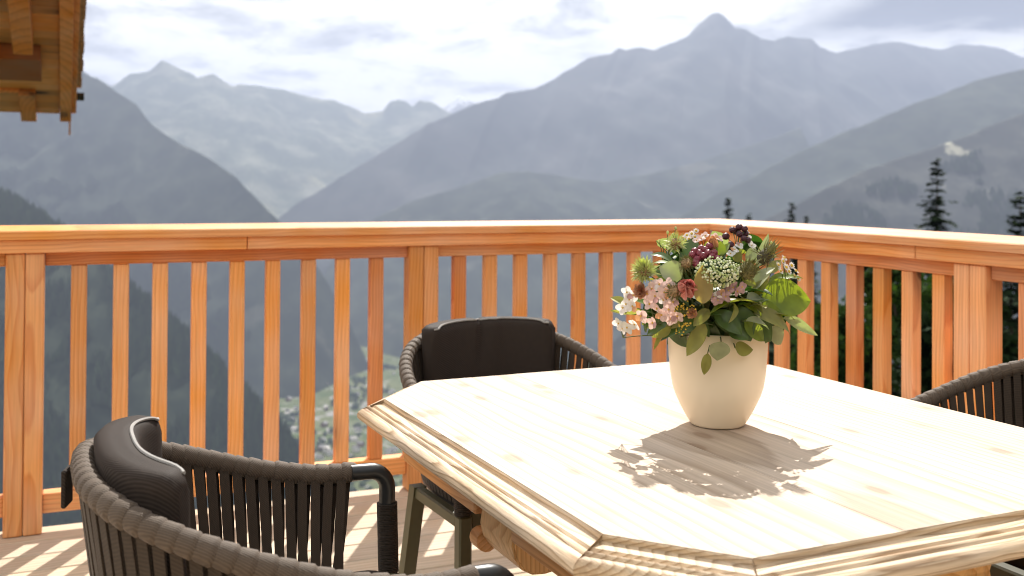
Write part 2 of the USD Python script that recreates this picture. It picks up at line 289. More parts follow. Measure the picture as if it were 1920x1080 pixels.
# ------------------------------------------------------------------ terrain
def ground_z(x, y):
    x, y = np.asarray(x, float), np.asarray(y, float)
    r = np.hypot(x, y); az = np.degrees(np.arctan2(x, np.maximum(y, 1e-3)))
    k = 0.50 - 0.31 * np.clip((az - 5) / 9, 0, 1) ** 1.0 * np.clip(y / 8, 0, 1)
    near = np.minimum(np.maximum(y - 3, -250), 75)
    z = -3.4 - near * np.where(y > 3, k, 0.35) - np.maximum(y - 78, 0) * 0.50
    z = z + (meshkit.fbm(np.stack([x / 9, y / 9, 0 * x], -1), 3, 3) - 0.5) * np.clip(r / 25, 0.0, 1) * 2.2
    floor = -640 + (meshkit.fbm(np.stack([x / 420, y / 420, 0 * x], -1), 4, 5) - 0.5) * 120 * np.clip((r - 1200) / 1500, 0, 1)
    return np.maximum(z, floor)
rr = np.r_[0, np.geomspace(3, 15000, 190)]; aa = np.radians(np.r_[np.linspace(-180, -32, 26), np.linspace(-31, 31, 150), np.linspace(32, 180, 26)])
gx, gy = rr[:, None] * np.sin(aa), rr[:, None] * np.cos(aa); gz = ground_z(gx, gy)
gv = np.stack([gx, gy, gz], -1).reshape(-1, 3)
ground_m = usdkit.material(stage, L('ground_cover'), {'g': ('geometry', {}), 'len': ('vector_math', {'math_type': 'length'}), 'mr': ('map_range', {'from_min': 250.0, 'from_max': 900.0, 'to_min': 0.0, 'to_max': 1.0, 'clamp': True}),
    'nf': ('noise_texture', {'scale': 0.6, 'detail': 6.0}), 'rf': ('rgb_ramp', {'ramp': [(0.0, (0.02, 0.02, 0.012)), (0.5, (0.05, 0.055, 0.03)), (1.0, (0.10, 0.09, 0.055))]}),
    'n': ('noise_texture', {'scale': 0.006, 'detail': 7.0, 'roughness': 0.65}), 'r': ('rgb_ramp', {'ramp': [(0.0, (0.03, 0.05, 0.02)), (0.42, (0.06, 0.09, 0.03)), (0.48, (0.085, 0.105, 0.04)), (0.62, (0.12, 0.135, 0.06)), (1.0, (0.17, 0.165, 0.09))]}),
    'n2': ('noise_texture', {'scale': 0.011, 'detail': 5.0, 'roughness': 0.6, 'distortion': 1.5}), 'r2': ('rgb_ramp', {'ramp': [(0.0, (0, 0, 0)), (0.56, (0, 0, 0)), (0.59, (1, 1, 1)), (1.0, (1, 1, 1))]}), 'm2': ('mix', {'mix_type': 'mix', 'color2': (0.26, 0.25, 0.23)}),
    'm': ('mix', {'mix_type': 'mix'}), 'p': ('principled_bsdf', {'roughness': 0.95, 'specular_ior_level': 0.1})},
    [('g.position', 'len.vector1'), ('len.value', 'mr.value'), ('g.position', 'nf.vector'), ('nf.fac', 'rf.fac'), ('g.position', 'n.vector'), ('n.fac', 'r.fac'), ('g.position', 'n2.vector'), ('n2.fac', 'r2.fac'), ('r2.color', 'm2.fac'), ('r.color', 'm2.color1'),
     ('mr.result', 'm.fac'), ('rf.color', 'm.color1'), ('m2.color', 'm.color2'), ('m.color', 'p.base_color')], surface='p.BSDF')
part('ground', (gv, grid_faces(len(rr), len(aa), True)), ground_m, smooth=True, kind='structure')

def ridge(name, crest, mat, slope, depth, lean=(0, -1), seed=0, amp=1.0, scale=500.0, nu=420, nj=70, back=0.6, rag=0.0):
    """A mountain: its crest through measured points (pixel x, pixel y, distance), its flank towards the valley carved by gullies, and a rear flank."""
    c = np.array([at_y(px, py, d) for px, py, d in crest]); c = resample(c, nu)
    if rag:
        c[:, 2] += (meshkit.fbm(np.c_[c[:, 0] / 130, c[:, 1] / 130, np.full(nu, seed)], 4, seed) - 0.5) * rag
    t = np.r_[-np.linspace(1, 0, 14)[:-1] ** 1.3 * back, np.linspace(0, 1, nj) ** 1.25]
    dirx = np.array(lean, float); dirx /= np.linalg.norm(dirx)
    from scipy.ndimage import gaussian_filter1d
    V = []
    seg = np.linalg.norm(np.diff(c[:, :2], axis=0), axis=1).mean()
    for tt in t:
        h = tt * depth
        P = c.copy(); sg_ = min(abs(h) * .35, 420.0) / seg
        if sg_ > .4: P[:, 2] = gaussian_filter1d(P[:, 2], sg_, mode='nearest')
        P[:, 2] = np.minimum(P[:, 2], c[:, 2] + abs(h) * .25)
        P[:, 0] += dirx[0] * h; P[:, 1] += dirx[1] * h
        s = slope * (1.12 - 0.22 * abs(tt))
        P[:, 2] -= abs(h) * s
        w = min(1.0, abs(h) / (scale * 0.9))
        if w > 0:
            q = np.c_[P[:, 0] / scale, P[:, 1] / (scale * 1.8), P[:, 2] / scale * 0.3]
            rg = np.abs(meshkit.fbm(q, 5, seed) - 0.5) * 2
            q2 = q * 0.35 + 7.7
            P[:, 2] += w * amp * (scale * 0.30 * (0.35 - rg) - scale * 0.20 * np.abs(meshkit.fbm(q2, 3, seed + 9) - 0.5) * 2)
            P[:, 0] += w * amp * scale * 0.12 * (meshkit.fbm(q + 3.3, 3, seed + 4) - 0.5)
        V.append(P)
    V = np.array(V)
    part(name, (V.reshape(-1, 3), grid_faces(len(t), nu, True)), mat, smooth=True, kind='structure')
    return V
ridge('mountain', [(820, 212, 14000), (833, 202, 14000), (845, 190, 14000), (860, 179, 14000), (872, 186, 14000), (888, 193, 14000), (930, 196, 14000), (960, 215, 14000)], snowy_m, 0.5, 2500, seed=3, scale=400, nu=160, nj=40)
ridge('mountain', [(60, 200, 9500), (150, 185, 9500), (202, 163, 9500), (215, 158, 9500), (244, 139, 9500), (262, 137, 9500), (281, 133, 9500), (293, 122, 9500), (304, 112, 9500), (315, 119, 9500), (335, 128, 9500), (357, 137, 9500), (370, 147, 9500), (385, 142, 9500), (399, 138, 9500), (418, 150, 9500), (436, 161, 9500),
       (450, 157, 9600), (490, 162, 9700), (525, 167, 9800), (552, 173, 9900), (580, 181, 10000), (605, 187, 10000), (627, 187, 10100), (655, 199, 10200), (682, 211, 10300), (700, 210, 10300), (717, 208, 10400), (732, 190, 10400), (748, 186, 10400), (762, 190, 10400), (773, 199, 10400), (787, 188, 10400), (810, 193, 10400), (833, 205, 10500), (870, 225, 10500), (930, 260, 10500)],
      alp_m, 0.42, 4600, lean=(0.12, -1), seed=11, scale=700, rag=25)
ridge('mountain', [(470, 455, 5600), (520, 412, 5800), (560, 380, 6000), (610, 350, 6200), (658, 321, 6400), (697, 298, 6500), (755, 263, 6700), (802, 232, 6800), (849, 213, 7000), (892, 193, 7100), (934, 184, 7200), (950, 174, 7300), (1004, 165, 7500), (1039, 149, 7700), (1059, 134, 7700), (1080, 124, 7800), (1102, 109, 7900), (1144, 101, 8000), (1162, 90, 8100), (1172, 95, 8100), (1199, 88, 8200), (1226, 93, 8200),
       (1253, 83, 8300), (1288, 69, 8400), (1309, 46, 8500), (1322, 34, 8500), (1335, 25, 8500), (1346, 23, 8500), (1357, 29, 8500), (1368, 39, 8500), (1377, 51, 8500), (1399, 55, 8600), (1412, 63, 8600), (1426, 72, 8700), (1449, 77, 8800), (1477, 68, 8900), (1500, 70, 9000), (1523, 74, 9000), (1539, 89, 9100), (1566, 99, 9200), (1601, 92, 9300), (1640, 81, 9500), (1687, 79, 9700), (1725, 87, 9800), (1764, 93, 10000), (1803, 83, 10100), (1842, 85, 10200), (1881, 91, 10400), (1916, 107, 10500), (1990, 112, 10700), (2150, 95, 11000)],
      wooded_m, 0.50, 5200, lean=(-0.25, -1), seed=21, scale=900, nu=700, nj=90, rag=22)
ridge('hillside', [(640, 440, 5200), (717, 403, 5200), (763, 381, 5200), (833, 360, 5200), (888, 341, 5300), (934, 325, 5300), (989, 321, 5300), (1035, 326, 5400), (1094, 338, 5400), (1144, 338, 5500), (1222, 326, 5600), (1300, 306, 5800), (1400, 275, 6000), (1500, 240, 6200)], mid_forest, 0.42, 2900, seed=31, scale=420, rag=14)
left_slope = ridge('hillside', [(-330, 60, 6500), (-150, 40, 6000), (0, 80, 5600), (80, 108, 5400), (151, 133, 5200), (182, 147, 5100), (202, 160, 5050), (255, 195, 4900), (290, 238, 4750), (328, 264, 4600), (386, 293, 4400), (437, 326, 4250), (485, 377, 4050), (521, 410, 3900), (570, 462, 3780), (610, 522, 3680), (650, 595, 3620), (690, 680, 3560), (720, 740, 3500)], mid_forest, 0.72, 2300, lean=(0.1, -1), seed=41, scale=380, nu=520, nj=90, rag=16)
ridge('hillside', [(2300, 20, 6000), (2050, 105, 5500), (1920, 128, 5200), (1827, 151, 5100), (1737, 186, 5000), (1659, 217, 4900), (1580, 250, 4850), (1500, 285, 4800), (1420, 325, 4700), (1330, 372, 4600), (1240, 425, 4500), (1140, 480, 4400), (1040, 540, 4300), (940, 600, 4250), (850, 650, 4200)], mid_forest, 0.48, 2400, lean=(-0.15, -1), seed=51, scale=420, rag=14)
right_slope = ridge('hillside', [(2300, 70, 4200), (2050, 170, 3900), (1920, 212, 3700), (1800, 258, 3600), (1700, 292, 3500), (1609, 325, 3400), (1550, 352, 3300), (1492, 383, 3250), (1430, 412, 3200), (1350, 465, 3100), (1250, 540, 3000), (1150, 640, 2900), (1060, 750, 2850), (1000, 830, 2800)], terrain('grazed_slope', [(0.0, (0.016, 0.02, 0.02)), (0.5, (0.03, 0.034, 0.03)), (0.6, (0.05, 0.054, 0.045)), (1.0, (0.09, 0.09, 0.075))], 0.01, patch=(0.63, (0.30, 0.29, 0.22), 0.03), pscale=0.0045), 0.52, 1900, lean=(-0.2, -1), seed=61, scale=300, rag=12)
near_slope = ridge('hillside', [(-400, 250, 2500), (-150, 330, 2300), (0, 366, 2150), (30, 378, 2120), (80, 405, 2080), (130, 442, 2040), (200, 500, 2000), (300, 580, 1950), (400, 670, 1900), (480, 750, 1850), (540, 820, 1800), (600, 900, 1760), (660, 1000, 1730), (720, 1090, 1700)], near_forest, 0.62, 1100, lean=(0.05, -1), seed=71, scale=160, nu=300, nj=80, rag=10)

# ------------------------------------------------------------------ haze of the valley: one closed box round camera and scene, the sky outside
haze_m = usdkit.material(stage, L('haze'), {'v': ('principled_volume', {'color': (0.435, 0.50, 0.675), 'density': 9.6e-5, 'anisotropy': 0.3})}, [], volume='v.volume')
part('haze', trimesh.creation.box(bounds=[(-16000, -15500, -760), (16000, 15500, 1680)]), haze_m, kind='stuff')

# ------------------------------------------------------------------ deck
TH, WF, SR = 0.40578, 3.956, 2.6882            # railing direction, distance of the front railing, of the side railing
tv, nv = np.array([math.cos(TH), math.sin(TH)]), np.array([-math.sin(TH), math.cos(TH)])
def sw(s, w, z=0.0): return np.array([*(tv * s + nv * w), z])
deck = UsdGeom.Xform.Define(stage, '/World/deck'); deck.AddRotateZOp().Set(math.degrees(TH)); deck = data(deck.GetPrim(), kind='structure')
w = 4.026
k = 0
while w > -2.6:
    wid = 0.142
    part('plank', cbox(-3.4, 2.76, w - wid, w, -0.028 - R.uniform(0, .001), 0.0 - R.uniform(0, .0012), 0.003), deck_m, deck); w -= wid + 0.0065; k += 1
for s0 in np.arange(-3.2, 2.75, 0.6):
    part('joist', cbox(s0, s0 + 0.06, -2.5, 3.99, -0.2, -0.031), larch_hy2, deck)

# ------------------------------------------------------------------ railings
def upright(x0, x1, y0, y1, z0, z1, par, name='baluster', mat=None, c=0.003):
    return part(name, cbox(x0, x1, y0, y1, z0, z1, c), mat or R.choice([larch_v, larch_v, larch_v2, larch_v3]), par)
fr = thing('balcony_railing', 'long orange larch railing on the valley side, behind the chair facing the viewer', 'railing', sw(0, WF), TH)
x0, x1 = -3.3, SR + 0.0
def cap_mesh(a, b, ya, yb, along='x', mitre=0.0):
    """Handrail, its top sloping gently to the inner edge."""
    prof = [(ya, 1.017), (yb, 1.017), (yb, 1.056), (yb - .004, 1.06), (ya + .004, 1.047), (ya, 1.043)]
    V = []
    for e_, q in ((a, 0), (b, 1)):
        for y, z in prof:
            V.append((e_ + (mitre * (y) if q else 0), y, z))
    n = len(prof); f = []
    for i in range(n):
        j = (i + 1) % n; f += [(i, j, j + n), (i, j + n, i + n)]
    for i in range(1, n - 1): f += [(0, i + 1, i), (n, n + i, n + i + 1)]
    return np.array(V), np.array(f)
V, f = cap_mesh(x0, x1, -0.048, 0.132, mitre=1.0)
part('handrail', trimesh.Trimesh(V, f[:, ::-1], process=False), larch_h, fr)
for a, b in ((x0, 0.62), (0.623, SR - 0.03)):
    part('upper_board', cbox(a, b, -0.032, 0.060, 0.970, 1.0165), larch_h, fr)
posts = [(-1.63, -1.51), (-0.185, -0.063), (1.252, 1.374), (SR - 0.04, SR + 0.085)]
edges = [x0] + [v for pr in posts for v in pr]
for i in range(0, len(edges) - 1, 2):
    part('lower_rail', cbox(edges[i] + .001, edges[i + 1] - .001, 0.0, 0.052, 0.924, 0.9695), [larch_h2, larch_h, larch_h2, larch_h][(i // 2) % 4], fr)
    part('bottom_beam', cbox(edges[i] + .001, edges[i + 1] - .001, 0.0, 0.060, 0.066, 0.134), larch_h, fr)
for a, b in posts[:3]:
    mid = (a + b) / 2
    upright(a, mid - .001, -0.022, 0.055, 0.0015, 0.969, fr, 'post', larch_v, .004)
    upright(mid + .001, b, -0.022, 0.055, 0.0015, 0.969, fr, 'post', larch_v, .004)
upright(posts[3][0], posts[3][1], -0.02, 0.055, 0.0015, 0.969, fr, 'post', larch_v, .004)
br = [0.071, 0.205, 0.333, 0.464, 0.596, 0.723, 0.854, 0.982, 1.112, 1.447, 1.578, 1.71, 1.843, 1.972, 2.101, 2.234, 2.362, 2.49]
br = [b * 1.0388 for b in br] + [-0.185 - 0.075 - 0.1355 * k for k in range(9)]
mats = [larch_v, larch_v2, larch_v2, larch_v, larch_v2, larch_v, larch_v, larch_v2, larch_v3, larch_v3, larch_v2, larch_v, larch_v2, larch_v, larch_v, larch_v2, larch_v, larch_v]
for i, b in enumerate(br):
    upright(b - .052, b, 0.006, 0.048, 0.1345, 0.9235, fr, 'baluster', mats[i] if i < len(mats) else None)
sd = thing('balcony_railing', 'orange larch railing on the right, with dark spruces showing through its gaps', 'railing', sw(SR, WF), TH)
y1 = -4.6
V, f = cap_mesh(y1, 0.0, -0.048, 0.132, mitre=1.0)
V = np.c_[V[:, 1], V[:, 0], V[:, 2]]
part('handrail', trimesh.Trimesh(V, f, process=False), larch_hy, sd)
for a, b in ((y1, -1.25), (-1.247, -0.034)):
    part('upper_board', cbox(-0.032, 0.060, a, b, 0.970, 1.0165), larch_hy, sd)
pw = [(2.331 * 1.0388 - WF, 2.457 * 1.0388 - WF), (2.331 * 1.0388 - WF - 1.5, 2.457 * 1.0388 - WF - 1.5), (2.331 * 1.0388 - WF - 3.0, 2.457 * 1.0388 - WF - 3.0)]
ed = [-0.041, pw[0][1], pw[0][0], pw[1][1], pw[1][0], pw[2][1], pw[2][0], y1]
for i in range(0, len(ed), 2):
    part('lower_rail', cbox(0.0, 0.052, ed[i + 1] + .001, ed[i] - .001, 0.924, 0.9695), larch_hy2, sd)
    part('bottom_beam', cbox(0.0, 0.060, ed[i + 1] + .001, ed[i] - .001, 0.066, 0.134), larch_hy, sd)
for a, b in pw:
    mid = (a + b) / 2
    upright(-0.022, 0.055, a, mid - .001, 0.0015, 0.969, sd, 'post', larch_v, .004); upright(-0.022, 0.055, mid + .001, b, 0.0015, 0.969, sd, 'post', larch_v, .004)
wl = [3.66, 3.525, 3.382 + .008, 3.247, 3.112, 2.977, 2.841, 2.706, 2.571, 2.238, 2.103, 1.968, 1.83]
wl = [v * 1.0388 - WF for v in wl] + [1.83 * 1.0388 - WF - .14 * k for k in range(1, 14) if k not in (3, 4)]
for i, v in enumerate(wl):
    upright(0.006, 0.048, v - .054, v, 0.1345, 0.9235, sd, 'baluster', [larch_v, larch_v3, larch_v2, larch_v][i % 4])

# ------------------------------------------------------------------ table
AL = 0.43274; ev, gv_ = np.array([math.cos(AL), math.sin(AL)]), np.array([-math.sin(AL), math.cos(AL)])
A0, A1, B0, B1 = 0.699, 1.7536, 1.061, 2.3225; TC = ((A0 + A1) / 2, (B0 + B1) / 2)
tb = thing('wooden_table', 'pale brushed pine table with cut corners, moulded edge and a carved pedestal', 'table', [*(ev * TC[0] + gv_ * TC[1]), 0], AL)
ha, hb = (A1 - A0) / 2, (B1 - B0) / 2
octo = [(-ha, .155 - hb), (.127 - ha, -hb), (ha - .127, -hb), (ha, .150 - hb), (ha, hb - .140), (ha - .215, hb), (.141 - ha, hb), (-ha, hb - .158)]
poly = Polygon(octo)
px_ = -ha; widths = [.118, .142, .128, .15, .12, .136, .125, .15]; sc_ = 2 * ha / sum(widths)
for wd in widths:
    pw_ = wd * sc_; g = poly.intersection(sbox(px_ + .0003, -1, px_ + pw_ - .0003, 1)); px_ += pw_
    mm = trimesh.creation.extrude_polygon(g, 0.0345, engine='earcut'); mm.apply_translation((0, 0, 0.7155 - R.uniform(0, .0005)))
    part('plank', mm, pine_top, tb)
prof = [(0.0006, -.0008), (.0022, -.003), (.0022, -.0095), (.006, -.0105), (.021, -.013), (.0245, -.0172), (.0275, -.0172), (.031, -.0148), (.0345, -.0165), (.0365, -.0200), (.0385, -.0200), (.046, -.0215), (.0525, -.0265), (.0555, -.033), (.0545, -.040), (.0500, -.0445), (.046, -.0455), (0.0006, -.0455)]
nO = len(octo); ctr = []
for i in range(nO):
    a, b, c = (np.array(octo[j % nO]) for j in (i - 1, i, i + 1))
    d1, d2 = (b - a) / np.linalg.norm(b - a), (c - b) / np.linalg.norm(c - b); n1, n2 = np.array([d1[1], -d1[0]]), np.array([d2[1], -d2[0]])
    ctr.append((b, (n1 + n2) / (1 + n1 @ n2)))
for i in range(nO):
    (p0, m0), (p1, m1) = ctr[i], ctr[(i + 1) % nO]; n = len(prof); V = []
    tg = (p1 - p0) / np.linalg.norm(p1 - p0) * .0003
    for (q, mm, sg) in ((p0, m0, 1), (p1, m1, -1)):
        V += [(*(q + mm * o + tg * sg), .75 + z) for o, z in prof]
    f = []
    for k in range(n):
        j = (k + 1) % n; f += [(k, k + n, j + n), (k, j + n, j)]
    for k in range(1, n - 1): f += [(0, k, k + 1), (n, n + k + 1, n + k)]
    V = np.array(V)
    horizontal = abs(p1[0] - p0[0]) > abs(p1[1] - p0[1])
    part('edge_moulding', trimesh.Trimesh(V, np.array(f), process=False), pine_edge_x if horizontal else pine_edge, tb, smooth=35)
part('underframe', cbox(-.46, .46, -.56, .56, .690, .7152), pine_board, tb)
for sx in (-1, 1):
    part('apron', cbox(min(sx * .475, sx * .445), max(sx * .475, sx * .445), -.50, -.068, .603, .7035, .004), pine_board, tb)
    part('apron', cbox(min(sx * .475, sx * .445), max(sx * .475, sx * .445), .092, .50, .603, .7035, .004), pine_board, tb)
def bracket(x0, x1):
    """Carved cross arm: its underside swells to a rounded nose and runs back to the column."""
    sg = 1 if x1 > x0 else -1; Lx = abs(x1 - x0)
    top = [(0, .689), (Lx, .689)]
    low = [(Lx, .47)] + [(Lx * (1 - t), .47 + .035 * math.sin(t * PI) + .06 * t) for t in np.linspace(.1, .72, 8)] + [(.065, .535), (.04, .537), (.02, .548), (.006, .568), (.0, .592), (.004, .62), (.012, .65)]
    g = Polygon([(x0 + sg * a, z) for a, z in top + low]).buffer(0)
    return g
def slab(g, y0, y1, c=.004):
    """A profile in x-z made solid between y0 and y1, with eased edges."""
    inner = g.buffer(-c)
    ms = [trimesh.creation.extrude_polygon(g, abs(y1 - y0) - 2 * c, engine='earcut')]
    m_ = ms[0]; v = np.array(m_.vertices); m_.vertices = np.c_[v[:, 0], y1 - c - v[:, 2], v[:, 1]]
    out = [m_]
    m2 = trimesh.creation.extrude_polygon(inner, abs(y1 - y0), engine='earcut'); v = np.array(m2.vertices); m2.vertices = np.c_[v[:, 0], y1 - v[:, 2], v[:, 1]]
    return cat_([m_, m2])
part('cross_arm', slab(bracket(-.468, -.10), -.062, .084), pine_leg, tb, smooth=30)
part('cross_arm', slab(bracket(.468, .10), -.072, .072), pine_leg, tb, smooth=30)
for sg in (-1, 1):
    mm = slab(bracket(-.60, -.10), -.07, .07); v = np.array(mm.vertices); mm.vertices = np.c_[-v[:, 1] * sg, v[:, 0] * sg, v[:, 2]]
    part('cross_arm', mm, pine_leg, tb, smooth=30)
part('column', cbox(-.098, .098, -.098, .098, .13, .6885, .01), pine_leg, tb)
part('foot', cbox(-.40, .40, -.07, .07, .002, .1295, .015), pine_leg, tb)
part('foot', cbox(-.0695, .0695, -.48, -.0715, .002, .129, .015), pine_leg, tb); part('foot', cbox(-.0695, .0695, .0715, .48, .002, .129, .015), pine_leg, tb)
part('tenon_peg', tube([(-.452, .0845, .555), (-.452, .125, .552)], [.021, .019], 14), pine_board, tb, smooth=30)

# ------------------------------------------------------------------ rope armchairs
ZS = [0.6663, 0.6663, 0.6833, 0.7165, 0.7562, 0.7983]; CW, CD, CK, CN = 0.2884, 0.5507, -0.2128, 2.7706
from scipy.interpolate import PchipInterpolator
zint = PchipInterpolator([0, .2, .4, .6, .8, 1], ZS)
def rail_curve(n=241, inset=0.0, z=None):
    """Plan of the shell: chair frame with +x forward, +y to its left; the origin between the arm tips."""
    ph = np.linspace(-PI / 2, PI / 2, n); u = np.abs(np.cos(ph)) ** (2 / CN)
    side = (CW - inset) * np.sign(np.sin(ph)) * np.abs(np.sin(ph)) ** (2 / CN) * (1 - CK * u * (1 - .2 * u))
    x = -u * (CD - inset); zz = zint(u) if z is None else np.full(n, z)
    return np.c_[x, -side, zz]
def chair(label, loc, yaw, folds=False, straps_all=True, shift=0.0):
    rg = random.Random(int(abs(loc[0]) * 1000))
    t = thing('rope_armchair', label, 'armchair', (loc[0], loc[1], 0), yaw, 'rope armchairs around the table')
    C = resample(rail_curve(), 200)
    fine = resample(rail_curve(481), 1200)
    # bare steel tube with its elbows down to the front legs
    tip0, tip1 = C[0], C[-1]
    def elbow(tip, sgn):
        y = tip[1]; pts = []
        for a in np.linspace(0, PI / 2, 8):
            pts.append((tip[0] - .034 + .036 * math.sin(a), y, tip[2] - .036 * (1 - math.cos(a))))
        return pts
    for tip in (tip0, tip1):
        e = elbow(tip, 1)
        part('arm_elbow', tube([(tip[0] - .07, tip[1], tip[2])] + e + [(tip[0] + .002, tip[1], tip[2] - .070)], .0155, 14), black_metal, t, smooth=40)
        n = 46; zz = np.linspace(tip[2] - .064, .470, n * 3)
        part('arm_post_wrap', tube(np.c_[np.full(n * 3, tip[0] + .002) - (zz - .6) * .03, np.full(n * 3, tip[1] ), zz], .0192 + .0012 * np.abs(np.sin(np.arange(n * 3) * PI / 3)), 12), post_wrap_m, t, smooth=60)
    part('rail_tube', tube(C[9:-9], .012, 8), black_metal, t, smooth=40)
    # wrapped bands, each lapping over the next
    d = np.r_[0, np.cumsum(np.linalg.norm(np.diff(fine, axis=0), axis=1))]; Ltot = d[-1]; nb = 54
    for k in range(nb):
        a, b = .058 + (Ltot - .116) * k / nb, .058 + (Ltot - .116) * (k + 1) / nb
        ss = np.linspace(a, b + .0035, 7); P = np.stack([np.interp(ss, d, fine[:, i]) for i in range(3)], 1)
        r0 = .0168 + rg.uniform(-.0005, .0007); prof_r = r0 + np.array([-.003, -.0004, .0002, .0005, .0009, .0013, -.0015]) * (1 if k < nb / 2 else 1)
        tilt = np.array([0, 0, 0.0]); part('wrap_band', tube(P, prof_r, 14, sx=1.0, sy=1.08), wrap_m, t, smooth=40)
    # straps down to the seat frame
    Sf = resample(rail_curve(481, .045, .462), 1200)
    ns = 54
    for k in range(ns):
        q = .045 + .91 * (k + .5) / ns; a = fine[int(q * 1199)]; b = Sf[int((.03 + .94 * q) * 1199)]
        tang = fine[min(1199, int(q * 1199) + 4)] - fine[max(0, int(q * 1199) - 4)]; tang /= np.linalg.norm(tang)
        for layer, off in (((0, .0105),) if not straps_all else ((0, .0105), (1, -.0105))):
            out = np.cross(tang, [0, 0, 1.0]); out /= np.linalg.norm(out)
            sh = tang * (.0065 * (1 if layer else -1))
            P = [a + out * off + sh + [0, 0, .004], a * .5 + b * .5 + out * off * .8 + sh * .6 + [rg.uniform(-.002, .002), rg.uniform(-.002, .002), 0], b + out * off * .8 - sh * .4]
            P = resample(P, 5); T = P[-1] - P[0]; T /= np.linalg.norm(T); s_ = np.cross(T, out); s_ /= np.linalg.norm(s_); o_ = np.cross(s_, T)
            hw, ht = .0083, .0016; V = []
            for p_ in P:
                V += [p_ + s_ * hw + o_ * ht, p_ - s_ * hw + o_ * ht, p_ - s_ * hw - o_ * ht, p_ + s_ * hw - o_ * ht]
            f = []
            for i in range(4):
                for j in range(4):
                    a0, a1 = i * 4 + j, i * 4 + (j + 1) % 4; f += [(a0, a1, a1 + 4), (a0, a1 + 4, a0 + 4)]
            part('strap', trimesh.Trimesh(np.array(V), np.array(f)[:, ::-1], process=False), strap_m, t)
    sf = resample(rail_curve(241, .05, .455), 120)
    sf = np.vstack([sf, [sf[-1] * .5 + sf[0] * .5 + [.012, 0, 0]], sf[:1]]) if False else sf
    part('seat_frame', tube(sf, .014, 10), black_metal, t, smooth=40)
    part('front_bar', cbox(sf[0][0] - .02, sf[0][0] + .012, -abs(tip0[1]) + .0175, abs(tip0[1]) - .0175, .428, .474, .004), olive_metal, t)
    y_ = abs(tip0[1])
    for sgn in (-1, 1):
        fx = tip0[0] + .008
        part('leg', cbox(fx - .016, fx + .016, sgn * y_ - .016, sgn * y_ + .016, .0005, .469, .004), olive_metal, t)
        part('side_bar', cbox(-.27, fx - .0165, sgn * (y_) - .013, sgn * (y_) + .013, .437, .466, .004), olive_metal, t)
        top, bot = np.array([-.262, sgn * (y_ + .0005), .4665]), np.array([-.375, sgn * (y_ + .01), .0005])
        V = []
        for q in (bot, top):
            V += [q + [sx * .0165, sy * .0165, 0] for sx, sy in ((-1, -1), (1, -1), (1, 1), (-1, 1))]
        f = [(0, 1, 5), (0, 5, 4), (1, 2, 6), (1, 6, 5), (2, 3, 7), (2, 7, 6), (3, 0, 4), (3, 4, 7), (4, 5, 6), (4, 6, 7), (0, 2, 1), (0, 3, 2)]
        part('leg', trimesh.Trimesh(np.array(V), np.array(f), process=False), olive_metal, t)
    part('cross_brace', tube([(-.015, -y_ + .02, .415), (-.25, y_ - .02, .40)], .011, 8), black_metal, t, smooth=40)
    # seat cushion
    hullpts = []
    plan = resample(rail_curve(61, .062, 0), 40)[:, :2]
    pol = Polygon(np.vstack([plan, [(-.022, plan[-1][1]), (-.022, plan[0][1])]])).buffer(-.03).buffer(.025)
    ring = np.array(pol.exterior.coords)[:-1]; ring = resample(np.vstack([ring, ring[:1]]), 90)[:-1]
    cen = ring.mean(0); V, f = [], []
    lv = [(.93, .444), (.985, .451), (1.0, .466), (1.0, .486), (.985, .499), (.94, .507), (.7, .512), (.35, .514)]
    for sc, z in lv: V += [(*(cen + (q - cen) * sc), z) for q in ring]
    m = len(ring)
    for i in range(len(lv) - 1):
        for k in range(m):
            a0, a1 = i * m + k, i * m + (k + 1) % m; f += [(a0, a1, a1 + m), (a0, a1 + m, a0 + m)]
    V.append((*cen, .514)); V.append((*cen, .443)); c0 = len(V) - 2
    for k in range(m): f += [((len(lv) - 1) * m + k, (len(lv) - 1) * m + (k + 1) % m, c0), ((k + 1) % m, k, c0 + 1)]
    sgn_ = 1 if Polygon(ring).exterior.is_ccw else -1
    f = np.array(f); f = f if sgn_ > 0 else f[:, ::-1]
    part('seat_cushion', trimesh.Trimesh(np.array(V), f, process=False), cushion_m, t, smooth=50)
    # back cushion: a thick pad following the inside of the back
    nu, W2 = 41, .205
    us = np.linspace(-1, 1, nu)
    Cin = resample(rail_curve(481, .030, 0.75), 1200); mid = len(Cin) // 2
    dd = np.r_[0, np.cumsum(np.linalg.norm(np.diff(Cin, axis=0), axis=1))]; dm = dd[-1] / 2
    def inner(s): return np.array([np.interp(dm + s, dd, Cin[:, i]) for i in range(2)])
    sec = []
    th = .062
    zt, zb = .838, .54
    # section in (depth from the shell, height): round all corners
    def section(u):
        e = 1 - abs(u) ** 10 * .55
        top = zt - .010 * u * u - (0 if abs(u) < .93 else (abs(u) - .93) / .07 * .016)
        if folds: top -= .006 * math.exp(-((u - .03) / .035) ** 2)
        d0, d1 = th * (1 - e) * .5, th * (.5 + e * .5)
        pts = []
        for k, (cx, cz, a0) in enumerate(((d1 - .010, zb + .010, -90), (d1 - .010, top - .010, 0), (d0 + .010, top - .010, 90), (d0 + .010, zb + .010, 180))):
            for a in np.radians(np.linspace(a0, a0 + 90, 6)):
                pts.append((cx + .010 * math.cos(a), cz + .010 * math.sin(a)))
        out = [pts[0]]
        q = np.array(pts + pts[:1]); return resample(q, 49)[:-1]
    V = []
